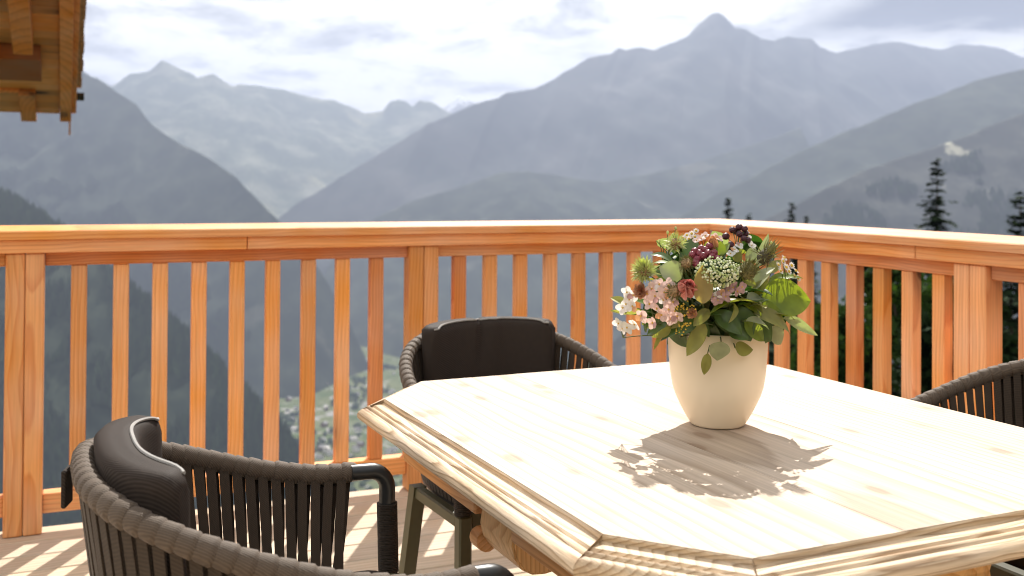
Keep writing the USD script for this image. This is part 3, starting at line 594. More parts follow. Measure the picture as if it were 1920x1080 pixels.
    for u in us:
        S = section(u)
        for dth, z in S:
            lean = -.018 * (z - .5) / .36
            b = inner(u * W2 * 1.12 + shift); b2 = inner(u * W2 * 1.12 + shift + .004); tg = (b2 - b) / np.linalg.norm(b2 - b)
            nrm = np.array([-tg[1], tg[0]]);
            if nrm @ (np.array([-.2, 0]) - b) < 0: nrm = -nrm
            puff = .010 * (1 - u * u) * math.sin(PI * min(1, max(0, (z - zb) / (zt - zb)))) if dth > th * .6 else 0
            if folds and dth > th * .5:
                fz = max(0, (z - .70) / .16); puff += (-.018 * math.exp(-((u - .02 - .10 * (1 - fz)) / .05) ** 2) + .011 * math.exp(-((u + .12) / .06) ** 2) + .011 * math.exp(-((u - .17) / .06) ** 2)) * fz
            V.append((*(b + nrm * (dth + puff + lean)), z))
    m = 48; f = []
    for i in range(nu - 1):
        for k in range(m):
            a0, a1 = i * m + k, i * m + (k + 1) % m; f += [(a0, a1, a1 + m), (a0, a1 + m, a0 + m)]
    V = np.array(V); c0, c1 = V[:m].mean(0), V[-m:].mean(0); V = np.vstack([V, c0, c1]); nV = len(V)
    for k in range(m): f += [((k + 1) % m, k, nV - 2), ((nu - 1) * m + k, (nu - 1) * m + (k + 1) % m, nV - 1)]
    mesh = trimesh.Trimesh(V, np.array(f), process=False)
    if mesh.volume < 0: mesh = trimesh.Trimesh(V, np.array(f)[:, ::-1], process=False)
    bc = part('back_cushion', mesh, cushion_m, t, smooth=50)
    pp = []
    for u in us[1:-1]:
        S = section(u); i = int(np.argmax(S[:, 0] * 1.0 + S[:, 1] * 1.6)); pp.append(V[(list(us).index(u)) * m + i] + [0, 0, .0012])
    part('piping', tube(np.array(pp), .0028, 6), piping_m, bc, smooth=40)
    # strap that buckles the cushion round the rail at the back
    b = C[int(len(C) * .44)]; o = b[:2] - np.array([-.25, 0]); o = o / np.linalg.norm(o)
    mm = cbox(-.019, .019, -.004, .004, b[2] - .075, b[2] - .018, .002); mm.apply_transform(trimesh.transformations.rotation_matrix(math.atan2(o[1], o[0]) + PI / 2, (0, 0, 1))); mm.apply_translation((*(b[:2] + o * .026), 0))
    part('cushion_strap', mm, cushion_m, t)
    return t
chair('dark rope armchair at the left of the table, seen from its side', (-.120, 1.7471), .425)
chair('dark rope armchair at the far side of the table, its black cushion facing the viewer', (.1475, 2.493), -1.0956, folds=True)
chair('dark rope armchair right of the table, cut by the picture edge', (.9118, 2.1752), 3.5713, shift=-.045)

# ------------------------------------------------------------------ flower pot
PY = 2.0406; PC_ = np.array([0.4052, PY, 0.75]); MPX = PY / F
pot = thing('flower_pot', 'cream ceramic pot holding the bouquet at the middle of the table', 'pot', PC_)
outer = [(0.004, .0006), (.049, .0006), (.0525, .0025), (.0545, .006), (.0600, .0145), (.0672, .027), (.0752, .043), (.0825, .059), (.0880, .0760), (.0920, .100), (.0948, .130), (.0962, .158), (.0966, .176), (.0966, .1835), (.0950, .1862), (.0925, .1855)]
inner_ = [(.0912, .182), (.0905, .170), (.088, .150), (.004, .149)]
part('body', lathe(outer + inner_[:3], 64), pot_m, pot, smooth=40)
part('soil', lathe([(.0878, .151), (.06, .156), (.03, .158), (.001, .1575)], 32), soil_m, pot, smooth=True)
HEART = PC_ + np.array([0, 0, .165])

# ------------------------------------------------------------------ bouquet
leaf_dark = leafmat('leaf_dark_green', (0.036, 0.085, 0.016), (0.09, 0.14, 0.035), 0.27, 0.32)
leaf_bright = leafmat('leaf_bright_green', (0.17, 0.235, 0.028), (0.19, 0.26, 0.04), 0.48, 0.4, 0.2, tint=(1.9, 1.75, 0.5))
leaf_olive = leafmat('leaf_olive', (0.22, 0.215, 0.05), (0.28, 0.26, 0.08), 0.42, 0.5, 0.2)
leaf_grey = leafmat('leaf_grey_green', (0.28, 0.31, 0.18), (0.36, 0.37, 0.23), 0.35, 0.5, 0.2)
leaf_tan = leafmat('leaf_tan', (0.36, 0.25, 0.085), (0.38, 0.28, 0.11), 0.35, 0.55, 0.15)
petal_pink = leafmat('petal_pale_pink', (0.80, 0.58, 0.53), (0.84, 0.64, 0.58), 0.35, 0.6, 0.2, 60, tint=(1.0, 0.95, 0.9))
petal_white = leafmat('petal_white', (0.86, 0.83, 0.80), (0.86, 0.83, 0.80), 0.4, 0.6, 0.1, 60, tint=(1.0, 0.95, 0.9))
petal_rose = leafmat('petal_rose', (0.66, 0.22, 0.19), (0.76, 0.36, 0.31), 0.3, 0.5, 0.2, 60, tint=(1.0, 0.95, 0.9))
petal_peach = leafmat('petal_peach', (0.70, 0.33, 0.14), (0.75, 0.42, 0.22), 0.35, 0.5, 0.2, 60, tint=(1.0, 0.95, 0.9))
petal_rust = leafmat('petal_rust', (0.50, 0.20, 0.11), (0.60, 0.32, 0.17), 0.3, 0.6, 0.35, 80, tint=(1.0, 0.95, 0.9))
petal_mauve = leafmat('petal_mauve', (0.45, 0.26, 0.27), (0.55, 0.35, 0.34), 0.3, 0.6, 0.25, 80, tint=(1.0, 0.95, 0.9))
berry_m = plain('berry_skin', (0.17, 0.022, 0.035), 0.38, 0.5, 420, 0.6, dist=0.001)
berry_dk = plain('berry_dark_skin', (0.045, 0.008, 0.014), 0.38, 0.5, 420, 0.6, dist=0.001)
yellow_m = plain('pollen_yellow', (0.62, 0.40, 0.04), 0.7, 0.3, 500, 0.5)
bract_m = leafmat('bract_pale_green', (0.58, 0.58, 0.30), (0.58, 0.58, 0.30), 0.3, 0.6, 0.3, 90)
bract_ol = leafmat('bract_olive', (0.24, 0.22, 0.08), (0.24, 0.22, 0.08), 0.25, 0.6, 0.3, 90)
core_m = plain('thistle_core', (0.30, 0.19, 0.09), 0.8, 0.5, 260, 0.8)
sedum_a = plain('sedum_bud', (0.36, 0.42, 0.16), 0.6, 0.3, 300); sedum_b = plain('sedum_flower', (0.62, 0.64, 0.42), 0.6, 0.2, 300)
stem_m = plain('green_stem', (0.09, 0.12, 0.035), 0.6, 0.2, 60)
def dome(px, py):
    """How far in front of the bouquet's middle plane its rounded front lies at this place."""
    q = 1 - ((px - 1337) / 190.0) ** 2 - ((py - 560) / 140.0) ** 2
    return -.155 * math.sqrt(max(0.0, q))
def bq(px, py, dy=None): return at_y(px, py, PY + (dome(px, py) if dy is None else dy))
def unit(v): v = np.asarray(v, float); return v / np.linalg.norm(v)
BR = random.Random(21)
def leafmesh(base, tip, width, normal, bend=0.0, cup=0.0, sharp=1.0, wave=0.0, nL=11, nW=7, wide=0.45):
    base, tip = np.asarray(base, float), np.asarray(tip, float); d = tip - base; ln = np.linalg.norm(d); d /= ln
    n = np.asarray(normal, float); n = unit(n - d * (n @ d)); sd_ = np.cross(d, n)
    t = np.linspace(0, 1, nL); prof = (t ** (wide * 1.35)) * (1 - t) ** (0.88 * sharp); prof = prof / prof.max()
    prof = np.maximum(prof, 0.02)
    V = []
    for ti, w_ in zip(t, prof):
        c = base + d * ln * ti + n * bend * ln * (4 * ti * (1 - ti)) * .5 - n * bend * ln * .25 * ti * 0
        for v in np.linspace(-1, 1, nW):
            V.append(c + sd_ * v * w_ * width / 2 + n * (cup * abs(v) ** 1.4 * w_ * width + wave * math.sin(ti * 9 + v * 2) * width * .05 * abs(v)) - n * .0006 * (abs(v) < .01))
    return trimesh.Trimesh(np.array(V), grid_faces(nL, nW), process=False)
def stem_to(P, par, r=.0013, bow=.02, start=None):
    st = HEART + np.array([BR.uniform(-.03, .03), BR.uniform(-.03, .03), -.005]) if start is None else start
    P = np.asarray(P, float); o = np.asarray(par.GetAttribute('xformOp:translate').Get())
    mid = (st + P) / 2 + np.array([0, 0, bow]); t = np.linspace(0, 1, 9)[:, None]
    C = (1 - t) ** 2 * st + 2 * t * (1 - t) * mid + t ** 2 * P
    return part('stem', tube(C - o, np.linspace(r * 1.2, r * .8, 9), 6), stem_m, par, smooth=True)
def sprig(label, leaves, name='leaf_sprig', group=None):
    """leaves: (px, py, dy) of base and of tip, width in pixels, normal, material, bend, cup."""
    t = thing(name, label, 'leaf sprig', HEART, group=group)
    for b, e, wpx, nrm, mat, bend, cup in leaves:
        B_, T_ = bq(*b), bq(*e)
        part('leaf', leafmesh(B_ - HEART, T_ - HEART, wpx * MPX, nrm, bend, cup, wave=BR.uniform(0, .8)), mat, t, smooth=True)
        stem_to(B_, t)
    return t
CAMN = (0, -1, .25)
sprig('two large bright green translucent leaves at the right of the bouquet', [
    ((1428, 556, -.06), (1520, 565, -.02), 72, (-.12, -.93, .35), leaf_bright, .06, .10), ((1440, 545, .0), (1516, 568, .045), 62, (0, -.9, .45), leaf_bright, .05, .1),
    ((1436, 532, -.01), (1505, 522, .02), 22, (0, -.5, .9), leaf_bright, .25, .1)])
sprig('grey green leaf folded above the bright green leaves on the right', [((1414, 546, -.10), (1453, 502, -.06), 26, (-.6, -.7, .3), leaf_grey, .2, .28), ((1420, 545, -.06), (1442, 512, -.04), 18, (-.2, -.9, .3), leaf_tan, .1, .2)])
sprig('pale upright leaf standing right of the dark berries', [((1420, 502, -.06), (1441, 438, -.03), 19, (-.5, -.8, 0), leaf_grey, -.12, .22), ((1428, 490, -.01), (1434, 452, .01), 15, (.4, -.8, 0), leaf_grey, .1, .2)])
sprig('tan oval leaf upright in front of the green flower head', [((1318, 570, -.165), (1317, 497, -.165), 36, (.1, -1, .12), leaf_tan, -.05, .10)])
sprig('olive boat shaped leaf sticking out at the left of the bouquet', [((1206, 583, -.05), (1145, 583, -.01), 38, (.1, -.45, -.9), leaf_olive, .22, -.2), ((1176, 574, -.01), (1144, 558, .01), 20, (.3, -.7, .6), leaf_olive, .1, .2)])
sprig('green leaves at the lower left, under the pink petals', [((1262, 604, -.10), (1213, 628, -.07), 34, (-.2, -.7, .75), leaf_dark, .2, .12), ((1258, 612, -.12), (1222, 632, -.11), 20, (.2, -.8, -.5), leaf_olive, .2, .1),
    ((1240, 622, -.08), (1226, 656, -.07), 8, (0, -1, .2), leaf_olive, .1, .1), ((1278, 618, -.12), (1238, 640, -.10), 17, (0, -.6, .8), leaf_dark, .15, .15)])
sprig('olive leaves hanging down in front of the pot', [((1322, 607, -.145), (1287, 668, -.135), 29, (-.5, -.85, .05), leaf_olive, -.15, .14), ((1352, 640, -.135), (1344, 676, -.125), 38, (.1, -1, .15), leaf_grey, -.1, .08),
    ((1327, 662, -.128), (1320, 703, -.118), 18, (-.1, -1, 0), leaf_olive, .08, .15), ((1378, 652, -.12), (1412, 656, -.105), 27, (.1, -.9, .4), leaf_olive, -.2, .08)])
sprig('pale leaves reaching out at the lower right of the bouquet', [((1468, 596, -.02), (1533, 629, .01), 28, (-.55, -.6, .6), leaf_grey, -.08, .3), ((1446, 612, -.06), (1464, 646, -.04), 32, (.1, -.9, .3), leaf_grey, .1, .1),
    ((1412, 588, -.11), (1481, 627, -.05), 40, (-.3, -.7, .65), leaf_olive, .25, .08), ((1398, 602, -.14), (1442, 618, -.12), 21, (-.2, -.5, .85), leaf_grey, .2, .25)])
sprig('glossy dark green leaves in the lower middle, above the pot rim', [((1372, 576, -.11), (1408, 640, -.125), 52, (-.3, -.85, .5), leaf_dark, .1, .1), ((1400, 588, -.09), (1446, 640, -.085), 50, (-.2, -.8, .6), leaf_dark, .12, .08),
    ((1340, 584, -.12), (1392, 628, -.14), 34, (-.4, -.6, .7), leaf_dark, .12, .12), ((1366, 612, -.12), (1404, 636, -.13), 32, (0, -.9, .4), leaf_dark, .1, .1), ((1392, 570, -.12), (1428, 596, -.11), 22, (-.3, -.6, .8), leaf_bright, .3, .2),
    ((1310, 600, -.12), (1352, 590, -.15), 18, (0, -.5, .8), leaf_dark, .2, .2), ((1374, 566, -.13), (1366, 606, -.165), 14, (.6, -.7, .2), leaf_olive, .3, .25), ((1374, 566, -.13), (1330, 590, -.15), 12, (0, -.4, .9), leaf_bright, .2, .2),
    ((1300, 590, -.10), (1330, 632, -.11), 26, (.1, -.9, .4), leaf_dark, .1, .1)])
sprig('dark green leaves at the upper left between the thistles', [((1262, 492, -.07), (1218, 478, -.05), 18, (0, -.5, .9), leaf_dark, .3, .1), ((1268, 500, -.09), (1222, 494, -.08), 14, (0, -.3, .95), leaf_bright, .25, .05), ((1278, 522, -.11), (1236, 500, -.10), 44, (.1, -.9, .4), leaf_grey, .2, .12),
    ((1288, 482, -.06), (1304, 446, -.04), 30, (-.3, -.9, .2), leaf_dark, .1, .1), ((1266, 528, -.12), (1228, 524, -.11), 16, (0, -.6, .7), leaf_bright, .15, .1), ((1290, 500, -.09), (1276, 472, -.08), 24, (.3, -.9, .1), leaf_dark, .1, .1)])
sprig('small yellow green leaf between the two groups of berries', [((1350, 478, -.11), (1352, 452, -.10), 20, (.2, -1, .2), leaf_bright, -.1, .1), ((1346, 482, -.10), (1368, 456, -.08), 14, (-.2, -.9, .4), leaf_bright, .1, .1)])
# inner foliage that closes the dome from every side
for k in range(14):
    t = thing('leaf_sprig', 'dark green sprig filling the inside of the bouquet', 'leaf sprig', HEART, group='green sprigs inside the bouquet')
    for j in range(10):
        th, ph = BR.uniform(0, 2 * PI), BR.uniform(.02, .98) ** .7 * 1.75
        dv = np.array([math.sin(ph) * math.cos(th), math.sin(ph) * math.sin(th), math.cos(ph) * .80 + .12])
        back = dv[1] > .1
        Rr = (.168 if back else .118) * BR.uniform(.8, 1.05); tip = dv * Rr + np.array([0, .01, .035]); base = tip * .45
        part('leaf', leafmesh(base, tip, BR.uniform(.034, .054), unit(dv * .5 + np.array([BR.uniform(-.5, .5), BR.uniform(-.5, .5), .8])), BR.uniform(.1, .3), BR.uniform(.05, .15), nL=8, nW=5), leaf_dark if BR.random() < .8 else leaf_olive, t, smooth=True)
    stem_to(HEART + np.array([0, .01, .06]), t, start=HEART)

for k in range(14):
    t = thing('leaf_sprig', 'dark green sprig filling the inside of the bouquet', 'leaf sprig', HEART, group='green sprigs inside the bouquet')
    for j in range(9):
        th, ph = 2.39996 * (k * 9 + j), math.acos(1 - 1.18 * (k * 9 + j + .5) / 126)
        dv = np.array([math.sin(ph) * math.cos(th), math.sin(ph) * math.sin(th), math.cos(ph)]); Rr = (.125 if dv[1] > .0 else .098) * BR.uniform(.9, 1.12)
        c_ = dv * Rr * np.array([1.05, 1, .95]) + np.array([0, .012, .035]); td = unit(np.cross(dv, [BR.uniform(-1, 1), BR.uniform(-1, 1), BR.uniform(-1, 1)])); hl = BR.uniform(.032, .048)
        part('leaf', leafmesh(c_ - td * hl, c_ + td * hl, BR.uniform(.042, .06), dv, BR.uniform(-.25, -.05), BR.uniform(-.1, .1), nL=8, nW=5), BR.choice([leaf_dark, leaf_dark, leaf_dark, leaf_olive]), t, smooth=True)
        part('twig', tube([HEART * 0 + c_ * .1, c_ * .6 + [0, 0, .01], c_ - td * hl], .0009, 5), stem_m, t)
for lab, lv in (('olive and grey leaves in the middle right, below the olive thistle bud', [((1410, 556, -.10), (1440, 524, -.09), 22, (-.3, -.8, .5), leaf_olive, .15, .15), ((1400, 560, -.13), (1428, 560, -.11), 20, (0, -.7, .7), leaf_grey, .2, .15), ((1390, 520, -.12), (1418, 536, -.11), 18, (.2, -.9, .4), leaf_olive, .1, .1)]),
        ('yellow green leaves at the lower right under the bright leaves', [((1420, 570, -.09), (1470, 604, -.06), 32, (-.3, -.75, .6), leaf_bright, .15, .1), ((1430, 584, -.08), (1490, 600, -.03), 24, (-.2, -.6, .75), leaf_olive, .2, .12), ((1395, 600, -.13), (1432, 640, -.11), 30, (-.2, -.8, .5), leaf_bright, .12, .1)]),
        ('olive leaves between the pink hydrangea and the pot rim', [((1290, 600, -.12), (1246, 616, -.11), 24, (.1, -.7, .7), leaf_olive, .2, .1), ((1306, 596, -.13), (1270, 628, -.13), 26, (-.1, -.9, .4), leaf_dark, .15, .1), ((1330, 580, -.14), (1300, 612, -.15), 22, (-.1, -.9, .5), leaf_olive, .15, .1)]),
        ('grey green leaves at the top right behind the olive thistle bud', [((1400, 490, -.06), (1416, 462, -.04), 20, (.1, -.95, .2), leaf_grey, .1, .1), ((1385, 492, -.08), (1378, 464, -.07), 18, (-.2, -.9, .2), leaf_olive, .1, .1), ((1440, 512, -.03), (1464, 488, .0), 20, (-.2, -.9, .2), leaf_olive, .1, .1)])):
    sprig(lab, lv)
for k in range(5):
    t = thing('leaf_sprig', 'dark green sprig filling the inside of the bouquet', 'leaf sprig', HEART, group='green sprigs inside the bouquet')
    for j in range(7):
        c_ = bq(BR.uniform(1250, 1440), BR.uniform(452, 515), BR.uniform(.0, .10)) - HEART; td = unit([BR.uniform(-1, 1), BR.uniform(-.5, .5), BR.uniform(-.2, 1)]); hl = BR.uniform(.024, .036)
        part('leaf', leafmesh(c_ - td * hl, c_ + td * hl, BR.uniform(.032, .046), (BR.uniform(-.4, .4), BR.uniform(-.2, .8), .8), BR.uniform(-.1, .2), BR.uniform(-.1, .15), nL=8, nW=5), BR.choice([leaf_dark, leaf_dark, leaf_olive, leaf_grey]), t, smooth=True)
        part('twig', tube([c_ * .1, c_ * .6 + [0, 0, .01], c_ - td * hl], .0009, 5), stem_m, t)
for k in range(3):
    t = thing('leaf_sprig', 'dark green sprig filling the inside of the bouquet', 'leaf sprig', HEART, group='green sprigs inside the bouquet')
    for j in range(7):
        c_ = bq(BR.uniform(1275, 1425), BR.uniform(540, 596), BR.uniform(-.145, -.075)) - HEART; td = unit([BR.uniform(-1, 1), BR.uniform(-1, 1), BR.uniform(-.25, .1)]); hl = BR.uniform(.024, .034)
        part('leaf', leafmesh(c_ - td * hl, c_ + td * hl, BR.uniform(.034, .048), (BR.uniform(-.3, .3), BR.uniform(-.5, .3), 1), BR.uniform(.05, .25), BR.uniform(-.1, .15), nL=8, nW=5), BR.choice([leaf_dark, leaf_dark, leaf_olive]), t, smooth=True)
        part('twig', tube([c_ * .1, c_ * .6 + [0, 0, .01], c_ - td * hl], .0009, 5), stem_m, t)
def spikes(n, r0, r1, axis, spread, thick, curl=0.0, rg=BR):
    """n pointed bracts round an axis; spread = (from, to) angle away from it."""
    ax_ = unit(axis); u = unit(np.cross(ax_, [.3, .9, .1])); v = np.cross(ax_, u); V, f = [], []
    for k in range(n):
        a = k * 2.39996 + rg.uniform(-.2, .2); sp = spread[0] + (spread[1] - spread[0]) * ((k + .5) / n) + rg.uniform(-.1, .1)
        d = ax_ * math.cos(sp) + (u * math.cos(a) + v * math.sin(a)) * math.sin(sp); side = unit(np.cross(d, ax_ + .01)); up = np.cross(side, d)
        L1 = r1 * rg.uniform(.8, 1.1); b = len(V)
        m_ = d * (r0 + (L1 - r0) * .55) + ax_ * curl * L1 * .3
        e_ = d * L1 + ax_ * curl * L1
        for c, w_ in ((d * r0, 1.0), (m_, .8)):
            for q in range(3):
                an = q * 2 * PI / 3; V.append(c + (side * math.cos(an) + up * math.sin(an) * .5) * thick * w_)
        V.append(e_)
        for q in range(3):
            q2 = (q + 1) % 3; f += [(b + q, b + q2, b + 3 + q2), (b + q, b + 3 + q2, b + 3 + q), (b + 3 + q, b + 3 + q2, b + 6)]
    return trimesh.Trimesh(np.array(V), np.array(f), process=False)
def ball(r, sub=2, sq=(1, 1, 1), lump=0.0, seed=0):
    m_ = trimesh.creation.icosphere(subdivisions=sub, radius=1.0); v = np.array(m_.vertices)
    if lump: v = v * (1 + lump * (meshkit.fbm(v * 3.1 + seed, 2, seed) - .5))[:, None]
    return trimesh.Trimesh(v * r * np.array(sq), m_.faces, process=False)
def orient(m_, axis, at=(0, 0, 0)):
    m_ = m_.copy(); m_.apply_transform(trimesh.geometry.align_vectors([0, 0, 1.0], unit(axis))); m_.apply_translation(at); return m_
def thistle(px, py, rpx, axis, label, bm=None, core=core_m, n=70, long_=1.5, corer=.55, dy=None, curl=.25, spread=(.5, 2.0)):
    P = bq(px, py, dy); r = rpx * MPX; t = thing('sea_holly', label, 'thistle', P)
    part('core', orient(ball(r * corer, 3, (1, 1, 1.25), .5, int(px)), axis), core, t, smooth=True)
    part('bracts', spikes(n, r * corer * .7, r * long_, axis, spread, r * .075, curl), bm or bract_m, t, kind='stuff')
    part('collar', spikes(16, r * .4, r * long_ * 1.15, axis, (1.3, 2.0), r * .14, -.05), bm or bract_m, t)
    stem_to(P, t)
thistle(1208, 509, 23, (-.35, -.7, .6), 'large pale green spiky thistle at the left edge of the bouquet', n=150, long_=1.15, corer=.5, spread=(.15, 1.9))
thistle(1267, 458, 17, (-.2, -.6, .75), 'pale green thistle with brown centre at the top left of the bouquet', n=80, long_=1.3)
thistle(1402, 508, 19, (.1, -.8, .5), 'olive thistle bud right of the green flower head', bract_ol, n=90, long_=1.05, curl=.6, spread=(.3, 1.5), core=plain('olive_core', (.16, .14, .05), .8, .5, 300, .8), corer=.75)
thistle(1434, 481, 15, (.6, -.4, .7), 'dark spiky thistle bud behind the pale upright leaf', bract_ol, n=50, long_=1.9, curl=.5, spread=(.2, 1.2), corer=.8, core=plain('dark_core', (.06, .05, .02), .8, .5, 300, .8))
thistle(1264, 547, 15, (0, -.9, .3), 'brown round thistle left of the pink rose', bract_ol, n=90, long_=1.1, corer=.7)
thistle(1287, 494, 13, (.1, -.9, .3), 'small brown thistle below the dark green leaves', bract_ol, n=70, long_=1.25, corer=.7)
def berries(label, spots, r, mat):
    c = np.mean([bq(a, b) for a, b, *_ in spots], 0); t = thing('berry_cluster', label, 'berries', c)
    for i, (a, b, *dd) in enumerate(spots):
        P = bq(a, b, dd[0] if dd else None) - c; part('berry', ball(r * BR.uniform(.88, 1.1), 3, lump=.3, seed=i).apply_translation(P), mat, t, smooth=True)
        part('stalk', tube([P, P * .5 + np.array([0, .0, -.012]), np.array([0, .012, -.035])], .0008, 5), stem_m, t)
    stem_to(c + np.array([0, .012, -.035]), t)
berries('dark purple berries standing highest at the top of the bouquet', [(1361, 443, -.05), (1373, 431, -.055), (1386, 426, -.05), (1396, 429, -.055), (1387, 439, -.06), (1402, 450, -.06), (1394, 447, -.065), (1370, 459, -.075), (1369, 468, -.07), (1398, 438, -.05), (1380, 433, -.04)], 6.3 * MPX, berry_dk)
berries('wine red berries left of the yellow green leaf', [(1303, 471), (1315, 466), (1327, 475), (1318, 480), (1307, 486), (1335, 481), (1304, 493), (1312, 475), (1322, 469), (1339, 474), (1298, 478), (1308, 498), (1344, 484), (1330, 462)], 6.6 * MPX, berry_m)
def umbel(px, py, rx, rz, label, n=210):
    P = bq(px, py); t = thing('sedum_flower', label, 'flower', P); A_, B_, S_ = [], [], []
    for k in range(n):
        a = k * 2.39996; q = math.sqrt((k + .5) / n); u, v = q * math.cos(a) * rx * MPX, q * math.sin(a) * rz * MPX
        h = -.032 * (1 - q * q) - BR.uniform(0, .006)
        c = np.array([u, h, v]) + np.array([BR.uniform(-.002, .002) for _ in range(3)])
        (A_ if BR.random() < .5 else B_).append(ball(BR.uniform(.0017, .0029), 1).apply_translation(c))
        if k % 3 == 0: S_.append(tube([c, [c[0] * .5, .02, c[2] * .4 - .012]], .0006, 4))
    part('buds', cat_(A_), sedum_a, t, kind='stuff'); part('florets', cat_(B_), sedum_b, t, kind='stuff'); part('stalks', cat_(S_), stem_m, t, kind='stuff')
    part('base', ball(1, 2, (rx * MPX * .85, .016, rz * MPX * .8)).apply_translation((0, .006, 0)), leaf_dark, t, smooth=True)
    stem_to(P + np.array([0, .02, -.012]), t)
umbel(1344, 510, 40, 27, 'large green and white flower head at the centre of the bouquet')
def petal(w_, h_, curl, cupp, nL=6, nW=6):
    t = np.linspace(0, 1, nL); V = []
    for ti in t:
        ww = w_ * (math.sin(PI * min(.93, .12 + .80 * ti)) ** .6)
        for v in np.linspace(-1, 1, nW):
            V.append((v * ww / 2, cupp * (v * v) * ww - curl * ti * ti * h_ , ti * h_ - .06 * h_ * v * v * ti))
    return trimesh.Trimesh(np.array(V), grid_faces(nL, nW), process=False)
def rose(px, py, rpx, axis, mat, label, n=19, dy=None, flop=0.0):
    P = bq(px, py, dy); r = rpx * MPX; t = thing('rose', label, 'flower', P)
    for k in range(n):
        q = k / (n - 1); a = k * 2.39996; m_ = petal(r * (.55 + .75 * q), r * (1.25 - .15 * q), .12 + .42 * q ** 2, .45 - .15 * q)
        m_.apply_transform(trimesh.transformations.rotation_matrix(-(.04 + .52 * q ** 1.3), (1, 0, 0))); m_.apply_translation((0, -r * (.05 + .30 * q), -r * .45))
        m_.apply_transform(trimesh.transformations.rotation_matrix(a, (0, 0, 1)))
        part('petal', orient(m_, axis), mat, t, smooth=True)
    stem_to(P, t)
rose(1289, 541, 30, (.05, -.86, .45), petal_rose, 'coral pink rose in front, left of the tan leaf', dy=-.165)
rose(1336, 456, 17, (0, -.45, .9), petal_peach, 'small peach rose at the top, between the berries', n=14)
def florets(label, spots, mat, name='hydrangea', size=15, petals=4, cat='flower', dyoff=0.0, group=None):
    c = np.mean([bq(a, b) for a, b in spots], 0); t = thing(name, label, cat, c, group=group)
    for (a, b) in spots:
        P = bq(a, b) - c + np.array([0, dyoff, 0]); ax_ = unit(np.array([(a - 1337) / 190, -.8, (545 - b) / 140]) + [BR.uniform(-.35, .35) for _ in range(3)])
        rot = BR.uniform(0, PI)
        for k in range(petals):
            m_ = petal(size * MPX * BR.uniform(.8, 1.05), size * MPX * BR.uniform(.85, 1.1), -.15, .08, 5, 5); m_.apply_transform(trimesh.transformations.rotation_matrix(-1.15 + BR.uniform(-.3, .2), (1, 0, 0)))
            m_.apply_transform(trimesh.transformations.rotation_matrix(rot + k * 2 * PI / petals + BR.uniform(-.2, .2), (0, 0, 1))); part('petal', orient(m_, ax_, P), mat if k or BR.random() < .6 else BR.choice([petal_white, petal_mauve, petal_peach]), t, smooth=True)
        part('eye', ball(size * MPX * .13, 1).apply_translation(P + ax_ * .001), yellow_m, t)
        part('stalk', tube([P, P * .6 + np.array([0, .02, -.01]), [0, .05, -.03]], .0007, 5), stem_m, t)
    stem_to(c + np.array([0, .05, -.03]), t)
florets('pale pink hydrangea petals at the lower left above the green leaves', [(1218, 570), (1202, 592), (1224, 605), (1241, 590), (1258, 598), (1254, 580), (1232, 578), (1270, 592)], petal_pink, size=14)
florets('dusty pink hydrangea between the rust flower and the brown thistle', [(1222, 541), (1236, 533), (1246, 548), (1228, 555), (1244, 562), (1254, 535), (1262, 566), (1214, 551)], petal_pink, size=13)
florets('white sunlit petals hanging out at the far left, below the boat shaped leaf', [(1160, 606), (1176, 614), (1190, 608), (1168, 616)], petal_white, size=13)
florets('white frilly petals at the left edge above the boat shaped leaf', [(1176, 548), (1180, 562), (1186, 574), (1174, 570), (1188, 553), (1168, 577)], petal_white, size=13)
florets('mauve pink florets right of the tan leaf', [(1352, 552), (1366, 545), (1374, 539), (1346, 562), (1360, 556), (1382, 546), (1338, 556), (1391, 538)], petal_mauve, size=11)
florets('white and pink petals at the top, left of the peach rose', [(1318, 448), (1326, 443), (1345, 446), (1352, 449), (1310, 452)], petal_pink, size=9, dyoff=.02)
florets('white blossoms behind the dark purple berries', [(1403, 434), (1392, 462), (1384, 470), (1408, 446), (1376, 478), (1416, 462)], petal_white, size=9, dyoff=.03)
def ruffle(px, py, rpx, mat, label):
    P = bq(px, py); r = rpx * MPX; t = thing('carnation', label, 'flower', P); ax_ = unit([(px - 1337) / 190, -.8, .3]); ms = []
    for k in range(46):
        q = math.sqrt((k + .5) / 46); m_ = petal(r * .62, r * (.55 + .35 * q), BR.uniform(-.2, .35), BR.uniform(-.3, .5), 5, 5)
        m_.apply_transform(trimesh.transformations.rotation_matrix(-1.35 * q, (1, 0, 0))); m_.apply_transform(trimesh.transformations.rotation_matrix(k * 2.39996, (0, 0, 1))); part('petal', orient(m_, ax_), mat, t, smooth=True)
    stem_to(P, t)
ruffle(1203, 546, 18, petal_rust, 'rust red ruffled flower below the large pale thistle')
ruffle(1298, 588, 12, petal_rust, 'small rust flower below the coral pink rose')
def tiny(label, spots, name='yarrow'):
    c = np.mean([bq(a, b) for a, b in spots], 0); t = thing(name, label, 'flower', c); ms = []
    for a, b in spots:
        for q in range(9):
            ms.append(ball(BR.uniform(.0011, .0019), 1).apply_translation(bq(a + BR.uniform(-8, 8), b + BR.uniform(-7, 7)) - c + np.array([0, BR.uniform(-.008, .004), 0])))
        part('stalk', tube([bq(a, b) - c, [0, .04, -.025]], .0008, 5), stem_m, t)
    part('blossoms', cat_(ms), yellow_m, t, kind='stuff'); stem_to(c + np.array([0, .04, -.025]), t)
tiny('tiny yellow flowers below the pink rose', [(1272, 578), (1284, 586), (1296, 578), (1282, 572), (1300, 594)])
tiny('tiny yellow flowers low down above the pot rim at left', [(1281, 612), (1275, 620), (1288, 606)])
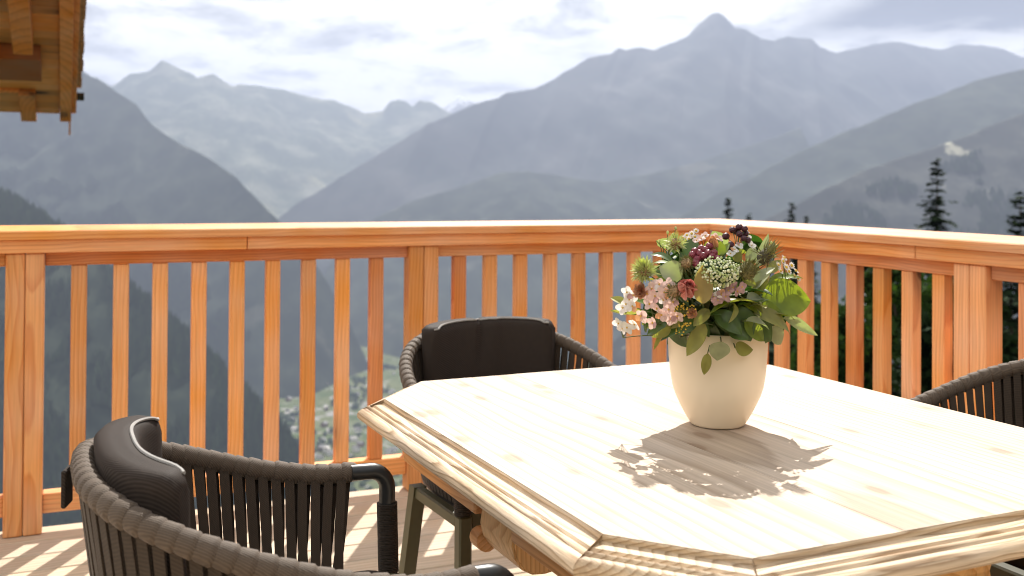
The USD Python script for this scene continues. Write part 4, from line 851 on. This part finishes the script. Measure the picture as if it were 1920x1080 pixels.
def daisies(label, spots, r=7.0, tilt=(0, 0, 0)):
    c = np.mean([bq(a, b, d_) for a, b, d_ in spots], 0); t = thing('chamomile_sprig', label, 'flower', c)
    for a, b, d_ in spots:
        P = bq(a, b, d_) - c; ax_ = unit(np.array([(a - 1337) / 160, -.7, .55]) + [BR.uniform(-.4, .4) for _ in range(3)]); hd = []
        for k in range(11):
            m_ = petal(r * MPX * .42, r * MPX, .12, .05, 4, 3); m_.apply_transform(trimesh.transformations.rotation_matrix(-1.5, (1, 0, 0))); m_.apply_transform(trimesh.transformations.rotation_matrix(k * 2 * PI / 11, (0, 0, 1))); hd.append(orient(m_, ax_, P))
        fl = part('petals', cat_(hd), petal_white, t, smooth=True); part('flower_centre', orient(ball(r * MPX * .38, 2, (1, 1, .7)), ax_, P + ax_ * .001), yellow_m, t, smooth=True)
        part('stalk', tube([P, P * .5 + np.array([0, .01, -.012]), [0, .03, -.04]], .0007, 5), stem_m, t)
    stem_to(c + np.array([0, .03, -.04]), t)
daisies('white daisies with yellow centres at the right edge of the bouquet', [(1459, 497, -.02), (1468, 490, -.01), (1474, 501, -.02), (1484, 498, .0), (1492, 508, .01), (1479, 509, -.01), (1463, 508, -.03), (1489, 517, .01), (1496, 522, .02), (1470, 484, .0)], 7.5)
daisies('small white daisies at the top left, above the dark leaf', [(1288, 441, -.03), (1297, 438, -.03), (1305, 433, -.02), (1280, 446, -.03), (1292, 448, -.04), (1303, 444, -.03)], 6.0)
def grass(label, tips):
    c = bq(*tips[0]); t = thing('seed_stem', label, 'seed stem', c)
    for a, b, d_ in tips:
        P = bq(a, b, d_) - c; S0 = np.array([0, .02, -.06]) + P * .3
        part('stalk', tube([S0, (S0 + P) / 2 + [0, 0, .006], P], [.0012, .001, .0007], 5), stem_m, t); part('seed_head', ball(.0028, 1, (1, 1, 1.3)).apply_translation(P), bract_m, t)
    stem_to(c + np.array([0, .02, -.06]), t)
grass('thin seed stems rising at the top left of the bouquet', [(1252, 436, -.01), (1267, 428, .0), (1236, 452, -.01), (1243, 460, -.02), (1258, 445, -.02), (1262, 440, .01)])
grass('curling twiggy stems at the upper right, beside the spiky thistle bud', [(1446, 455, .0), (1456, 462, .0), (1450, 470, .01), (1440, 460, -.01), (1453, 480, .01)])

# ------------------------------------------------------------------ roof overhang of the neighbouring house (seen from below, upper left)
RM = 0.25
P0 = at_y(112, 213.5, 8.6)
nr = unit([nv[0] * RM, nv[1] * RM, 1.0])
def roof_local(px, py, off=0.0):
    d = ray(px, py); o = np.array([0, 0, H]); Q0 = P0 + [0, 0, off]; k = (Q0 - o) @ nr / (d @ nr); P = o + d * k - Q0
    return P[:2] @ tv, -(P[:2] @ nv)          # along the eave, up the slope (horizontal run)
roof = thing('roof_overhang', 'timber roof overhang with rough soffit boards and rafter ends, upper left', 'roof', P0, TH)
def rbox(x0, x1, u0, u1, z0, z1, c=.004):
    """A box lying on the roof slope: x along the eave, u up the slope, z off the underside."""
    m_ = cbox(x0, x1, -u1, -u0, z0, z1, c); v = np.array(m_.vertices); v[:, 2] += -v[:, 1] * RM; m_.vertices = v; return m_
u = 0.0
while u < 3.6:
    wd = R.choice([.13, .15, .17, .19, .145]); part('soffit_board', rbox(-3.6, .0, u + .002, u + wd - .002, .0, .022 + R.uniform(-.004, .004)), soffit_m, roof); u += wd
X = lambda px, py, off=0.0: roof_local(px, py, off)[0]
U = lambda px, py, off=0.0: roof_local(px, py, off)[1]
u103, u110, u155, u165, u225 = U(45, 103, -.15), U(45, 112, -.11), U(45, 152, -.11), U(52, 166), U(52, 224)
part('rafter', rbox(X(24, 95, -.15), X(61, 95, -.15), u103, 3.6, -.15, -.002), rafter_m, roof)
part('purlin', rbox(-3.5, X(77, 130, -.11), u155, u110, -.11, -.002), beam_m, roof)
part('rafter_tail', rbox(X(37, 190), X(67, 190), -.055, u165, -.055, -.002), rafter_m, roof)
part('eave_lath', rbox(-3.6, X(66, 165), u165 - .035, u165, -.03, -.002), rafter_m, roof)
part('barge_board', rbox(.002, .088, -.05, 3.6, -.05, .115), rafter_m, roof)
part('barge_board', rbox(.0885, .125, .06, 3.6, -.012, .15), rafter_m, roof)
part('water_lath', rbox(.070, .084, -.055, -.042, -.16, -.051, .002), rafter_m, roof)
part('roof_boarding', rbox(-3.6, .0, .0, 3.6, .03, .112), beam_m, roof)
u = .14; k = 0
while u < 3.6:
    a, b = (-3.6, .158 + R.uniform(-.012, .012))
    m_ = cbox(a, b, -(u + .26), -u, 0, .018, .002); v = np.array(m_.vertices); v[:, 2] += -v[:, 1] * RM + .153 + (-(v[:, 1]) - u < .13) * .016 + .004; m_.vertices = v
    part('shingle_course', m_, shingle_m, roof); u += .13
gp = []
gut = [(-3.6, .20), (.185, .20)]
aa_ = np.linspace(PI, 2 * PI, 10); gv2 = []
for xx in (-3.6, .185):
    for rad in (.062, .056):
        for a in aa_: gv2.append((xx, .035 + rad * math.cos(a) - .06, .175 + rad * math.sin(a)))
gf = []
for i in range(9):
    o0, i0, o1, i1 = i, 10 + i, 20 + i, 30 + i
    gf += [(o0, o0 + 1, o1 + 1), (o0, o1 + 1, o1), (i0, i1 + 1, i0 + 1), (i0, i1, i1 + 1), (o0, i0, i0 + 1), (o0, i0 + 1, o0 + 1), (o1, i1 + 1, i1), (o1, o1 + 1, i1 + 1)]
for i in range(1, 9): gf.append((20, 20 + i, 21 + i))
part('gutter', trimesh.Trimesh(np.array(gv2), np.array(gf), process=False), black_metal, roof)

# ------------------------------------------------------------------ conifers beside the balcony
needle = leafmat('spruce_needles', (0.014, 0.027, 0.010), (0.018, 0.033, 0.012), 0.1, 0.8, 0.4, 1.5, spec=0.05)
needle_l = leafmat('larch_needles', (0.035, 0.065, 0.016), (0.04, 0.075, 0.02), 0.2, 0.8, 0.4, 1.5, spec=0.05)
bark = plain('bark', (0.07, 0.05, 0.035), 0.9, 0.4, 6, 0.5)
def spruce(label, px, py, dist, ratio=.17, mat=needle, seed=0, gap=.0, lean=0.0, cat='tree', name='spruce_tree'):
    rg = np.random.default_rng(seed); top = at_y(px, py, dist); gz_ = float(ground_z(top[0], top[1])); h = top[2] - gz_
    t = thing(name, label, cat, (top[0], top[1], gz_), group=None)
    zz = np.linspace(0, 1, 10); part('trunk', tube(np.c_[np.sin(zz * 3) * .05, np.cos(zz * 2) * .05 - .05, zz * h], np.maximum(.012, (1 - zz) * h * .012 + .01), 8), bark, t, smooth=True)
    V, f = [], []
    def quad(c, a, b):
        i = len(V); V.extend([c - a - b * .3, c + a * .2 - b, c + a, c + a * .2 + b]); f.extend([(i, i + 1, i + 2), (i, i + 2, i + 3)])
    z = h - .05
    vis = min(h, 9.0 + h * .35)
    while z > max(.8, h - 26):
        dz = h - z; Lb = min(dz * ratio * 1.9 + .12, h * ratio) * rg.uniform(.72, 1.15); nb = int(5 + min(4, dz * .6))
        if rg.random() < gap: z -= .25; continue
        a0 = rg.uniform(0, 6.28)
        for k in range(nb):
            a = a0 + k * 2 * PI / nb + rg.uniform(-.35, .35); Ls = Lb * rg.uniform(.45, 1.25); jz = rg.uniform(-.14, .14); d = np.array([math.cos(a), math.sin(a), 0]); sdv = np.array([-d[1], d[0], 0]); ns = max(4, int(Ls * 7))
            for q in range(ns):
                s_ = (q + .6) / ns; drop = -.42 * s_ * Ls * (0.5 + .5 * min(1, dz / 4)) + .30 * max(0, s_ - .6) * Ls + (.25 * Ls * s_ if dz < 1.2 else 0)
                c = d * Ls * s_ + np.array([rg.normal() * .03, rg.normal() * .03, z + drop + jz]); wl = (.30 * Ls * (1 - s_ * .75) + .06)
                for sg in (-1, 1):
                    dirq = d * .6 + sdv * sg * rg.uniform(.5, 1.0) + np.array([0, 0, rg.uniform(-.55, .05)]); dirq /= np.linalg.norm(dirq)
                    nq = np.cross(dirq, [0, 0, 1.0]) * .10 + np.array([0, 0, rg.uniform(-.05, .05)])
                    quad(c + dirq * wl * .5, dirq * (wl * .75 + .05), (np.cross(dirq, [0, 0, 1.0]) + [0, 0, rg.uniform(-.4, .1)]) * (wl * .28 + .05))
            quad(d * Ls * .95 + np.array([0, 0, z - .3 * Ls]), d * .2, sdv * .09)
        z -= rg.uniform(.13, .30) + min(.2, dz * .010)
    part('crown', trimesh.Trimesh(np.array(V), np.array(f), process=False), mat, t)
spruce('tall dark spruce rising above the right railing, the largest tree in view', 1755, 300, 42, .15, seed=1, gap=.10)
spruce('tip of a dark spruce just above the corner of the railing', 1365, 374, 60, .14, seed=2)
spruce('small forked treetop above the right railing, left of the tall spruce', 1485, 383, 55, .13, seed=3, gap=.15)
spruce('dark conifer cut by the right edge of the picture above the railing', 1910, 366, 30, .17, seed=4)
spruce('thin tip of a spruce barely clearing the railing near its corner', 1404, 403, 70, .11, seed=5)
spruce('low spruce tip between the forked treetop and the tall spruce', 1512, 408, 66, .11, seed=6)
for i, (a, b, d_, lab) in enumerate([(1626, 470, 26, 'dark spruce behind the middle gaps of the right railing'), (1560, 560, 30, 'low spruce seen through the railing gaps right of the bouquet'),
        (1488, 462, 34, 'slim dark spruce behind the first railing gaps right of the bouquet'), (1800, 500, 20, 'dark spruce behind the double post of the right railing'), (1890, 480, 17, 'broad dark conifer behind the railing at the far right'), (1680, 610, 24, 'short spruce behind the right railing, lower than its neighbours'), (1440, 560, 36, 'spruce behind the railing just right of the flower pot')]):
    spruce(lab, a, b, d_, .16, seed=10 + i)
def shrub(label, px, py, dist, r, mat, seed, name='leafy_tree'):
    rg = np.random.default_rng(seed); c = at_y(px, py, dist); g_ = float(ground_z(c[0], c[1])); h = c[2] - g_
    t = thing(name, label, 'tree', (c[0], c[1], g_)); part('trunk', tube([(0, 0, 0), (.05, 0, h * .5), (0, .05, h)], [.14, .1, .03], 8), bark, t, smooth=True)
    for k in range(6):
        a = rg.uniform(0, 6.28); part('limb', tube([(0, 0, h * .55), (math.cos(a) * r * .4, math.sin(a) * r * .4, h * .8), (math.cos(a) * r * .8, math.sin(a) * r * .8, h * rg.uniform(.85, 1.05))], [.05, .035, .012], 5), bark, t)
    n = 5200; cl = rg.normal(size=(40, 3)); cl /= np.linalg.norm(cl, axis=1, keepdims=True); cl *= rg.uniform(.35, 1, (40, 1)) * np.array([r, r, r * 1.1])
    P = cl[rg.integers(0, 40, n)] + rg.normal(size=(n, 3)) * r * .14 + [0, 0, h]
    a = rg.normal(size=(n, 3)); a /= np.linalg.norm(a, axis=1, keepdims=True); b = np.cross(a, rg.normal(size=(n, 3))); b /= np.linalg.norm(b, axis=1, keepdims=True); sz = rg.uniform(.03, .055, (n, 1))
    V = np.stack([P - a * sz * 1.5, P + b * sz, P + a * sz * 1.5, P - b * sz], 1).reshape(-1, 3); i = np.arange(n)[:, None] * 4
    part('crown', trimesh.Trimesh(V, np.vstack([i + [0, 1, 2], i + [0, 2, 3]]), process=False), mat, t)
shrub('light green leafy tree showing in the railing gap below the tall spruce', 1735, 600, 13, .75, needle_l, 31)
shrub('leafy tree low behind the right railing, seen just right of the bouquet', 1560, 660, 16, .8, needle_l, 32)
shrub('dark leafy bush behind the railing above the right armchair', 1800, 690, 11, .6, needle, 33, 'leafy_bush')

# ------------------------------------------------------------------ forest and village in the valley
def grid_sample(V, n, rg, i0, cond=None):
    nt, nu = V.shape[:2]; out = []
    while len(out) < n:
        i, j = rg.uniform(i0, nt - 1.01, n * 2), rg.uniform(0, nu - 1.01, n * 2); a, b = i.astype(int), j.astype(int); fi, fj = (i - a)[:, None], (j - b)[:, None]
        P = V[a, b] * (1 - fi) * (1 - fj) + V[a + 1, b] * fi * (1 - fj) + V[a, b + 1] * (1 - fi) * fj + V[a + 1, b + 1] * fi * fj
        keep = P[:, 2] > -600
        if cond is not None: keep &= cond(P)
        out += list(P[keep])
    return np.array(out[:n])
def low_conifer(seed):
    rg = np.random.default_rng(seed); ms = []
    for z0, z1, r in ((.08, .55, .24), (.30, .78, .18), (.55, 1.0, .11)):
        a = np.arange(7) / 7 * 2 * PI; rr_ = r * rg.uniform(.75, 1.2, 7); V = np.vstack([np.c_[rr_ * np.cos(a), rr_ * np.sin(a), z0 + rg.uniform(-.03, .03, 7)], [[rg.uniform(-.01, .01), 0, z1]]])
        ms.append(trimesh.Trimesh(V, [(k, (k + 1) % 7, 7) for k in range(7)], process=False))
    return cat_(ms)
def low_round(seed):
    return ball(.5, 2, (1, 1, 1.05), .8, seed).apply_translation((0, 0, .5))
def instancer(name, protos, pos, size, kind_label, mats):
    pi = UsdGeom.PointInstancer.Define(stage, '/World/' + name); paths = []
    for m_, mt in zip(protos, mats):
        paths.append(usdkit.mesh(stage, numbered(f'/World/{name}/tree'), m_, mt, smooth=False).GetPath())
    pi.CreatePrototypesRel().SetTargets(paths); n = len(pos); rg = np.random.default_rng(len(pos))
    pi.CreateProtoIndicesAttr(Vt.IntArray.FromNumpy(rg.integers(0, len(paths), n).astype(np.int32)))
    pi.CreatePositionsAttr(Vt.Vec3fArray.FromNumpy(pos.astype(np.float32))); pi.CreateScalesAttr(Vt.Vec3fArray.FromNumpy((size[:, None] * np.c_[rg.uniform(.8, 1.25, n), rg.uniform(.8, 1.25, n), np.ones(n)]).astype(np.float32)))
    a = rg.uniform(0, PI, n); pi.CreateOrientationsAttr(Vt.QuathArray([Gf.Quath(float(math.cos(x)), 0, 0, float(math.sin(x))) for x in a]))
    return data(pi.GetPrim(), kind_label[0], kind_label[1], None, 'stuff')
far_dark = plain('far_conifer', (0.016, 0.030, 0.014), 0.9, 0.3, .3); far_mid = plain('far_conifer_light', (0.03, 0.052, 0.022), 0.9, 0.3, .3); far_broad = plain('far_broadleaf', (0.05, 0.085, 0.026), 0.9, 0.3, .3)
def clump(P, s, lo, seed): return meshkit.fbm(np.c_[P[:, 0] / s, P[:, 1] / s, P[:, 2] * 0], 3, seed) > lo
P1 = grid_sample(near_slope, 26000, NR, 13, lambda P: clump(P, 90, .40, 5))
P2 = grid_sample(left_slope, 26000, NR, 40, lambda P: clump(P, 160, .42, 6))
P3 = grid_sample(right_slope, 14000, NR, 20, lambda P: clump(P, 150, .50, 7))
PP = np.vstack([P1, P2, P3]); PP[:, 2] -= 1.0
instancer('forest', [low_conifer(1), low_conifer(2), low_conifer(3)], PP, NR.uniform(12, 25, len(PP)), ('dark conifer forest covering the valley slopes', 'forest'), [far_dark, far_mid, far_dark])
q = np.c_[NR.uniform(-2300, 900, 30000), NR.uniform(1500, 5200, 30000)]; cl_ = meshkit.fbm(np.c_[q[:, 0] / 160, q[:, 1] / 260, q[:, 0] * 0], 4, 8); q = q[cl_ > .545][:7000]
PV = np.c_[q, ground_z(q[:, 0], q[:, 1]) - 1.0]
instancer('valley_trees', [low_round(1), low_round(2)], PV, NR.uniform(8, 16, len(PV)), ('clumps of broadleaf trees between the valley meadows', 'trees'), [far_broad, far_mid])
wall_white = plain('far_white_wall', (0.75, 0.73, 0.70), 0.8, .05, .2); wall_wood = plain('far_wood_wall', (0.16, 0.09, 0.05), 0.8, .2, .3); roof_grey = plain('far_slate_roof', (0.20, 0.19, 0.19), 0.7, .2, .3); roof_light = plain('far_pale_roof', (0.50, 0.47, 0.44), 0.7, .2, .3); win_m = plain('far_window', (0.03, 0.035, 0.045), 0.2, .1, 1)
def floor_at(px, py):
    d = ray(px, py); k = 500.0
    while k < 9000:
        P = d / d[1] * k
        if P[2] + H < float(ground_z(P[0], P[1])): break
        k += 12
    P[2] = float(ground_z(P[0], P[1])); return P
def house(px, py, wdt, rz, wall, rf, label, group='houses of the valley village'):
    P = floor_at(px, py); t = thing('village_house', label, 'house', P, rz, group); w_, l_, h_ = wdt, wdt * 1.25, wdt * .62; rh = wdt * .34
    part('wall', cbox(-w_ / 2, w_ / 2, -l_ / 2, l_ / 2, -2.5, h_, .05), wall, t)
    V = []
    for y in (-l_ / 2, l_ / 2): V += [(-w_ / 2, y, h_ + .01), (w_ / 2, y, h_ + .01), (0, y, h_ + rh)]
    part('gable', trimesh.Trimesh(np.array(V), np.array([(0, 1, 2), (3, 5, 4), (0, 3, 4), (0, 4, 1)]), process=False), wall_wood, t)
    V = []; o = .9; th = .35; sl = rh / (w_ / 2)
    prof_ = [(-w_ / 2 - o, h_ - o * sl), (0, h_ + rh), (w_ / 2 + o, h_ - o * sl), (w_ / 2 + o, h_ - o * sl + th), (0, h_ + rh + th), (-w_ / 2 - o, h_ - o * sl + th)]
    for y in (-l_ / 2 - o, l_ / 2 + o): V += [(x, y, z + .06) for x, z in prof_]
    f = [(i, (i + 1) % 6, (i + 1) % 6 + 6) for i in range(6)] + [(i, (i + 1) % 6 + 6, i + 6) for i in range(6)] + [(0, 4, 1), (0, 5, 4), (1, 4, 2), (2, 4, 3), (6, 7, 10), (6, 10, 11), (7, 8, 10), (8, 9, 10)]
    r_ = part('roof', trimesh.Trimesh(np.array(V), np.array(f), process=False), rf, t); part('chimney', cbox(w_ * .12, w_ * .12 + .8, -.4, .4, h_ + rh * .4, h_ + rh + 1.2, .03), wall_white, r_)
    for sgn in (-1, 1):
        for k in range(3):
            for lv_ in (.35, .72): part('window', cbox(-w_ * .34 + k * w_ * .26, -w_ * .34 + k * w_ * .26 + 1.1, sgn * (l_ / 2 + .03) - .04, sgn * (l_ / 2 + .03) + .04, h_ * lv_ - .6, h_ * lv_ + .7, .02), win_m, t)
hr = random.Random(5)
hs_ = [(532, 748), (556, 770), (541, 752), (534, 822), (541, 848), (548, 836), (604, 832), (612, 848), (540, 866), (549, 858), (612, 768), (668, 846), (676, 838), (660, 860), (672, 812), (605, 700), (612, 724), (670, 742), (735, 738), (742, 762), (735, 800), (728, 852), (738, 848), (600, 862), (664, 828), (546, 790), (608, 800), (738, 705), (668, 700), (1160, 660), (1108, 655), (1162, 640), (553, 812), (620, 856), (618, 812), (545, 830), (603, 846), (540, 780)]
for a, b in hs_:
    house(a, b, hr.uniform(9, 14), hr.uniform(-.6, .6) + hr.choice([0, PI / 2]), hr.choice([wall_white, wall_white, wall_wood]), hr.choice([roof_grey, roof_grey, roof_light]), 'small distant village house on the valley floor, seen through the balusters')
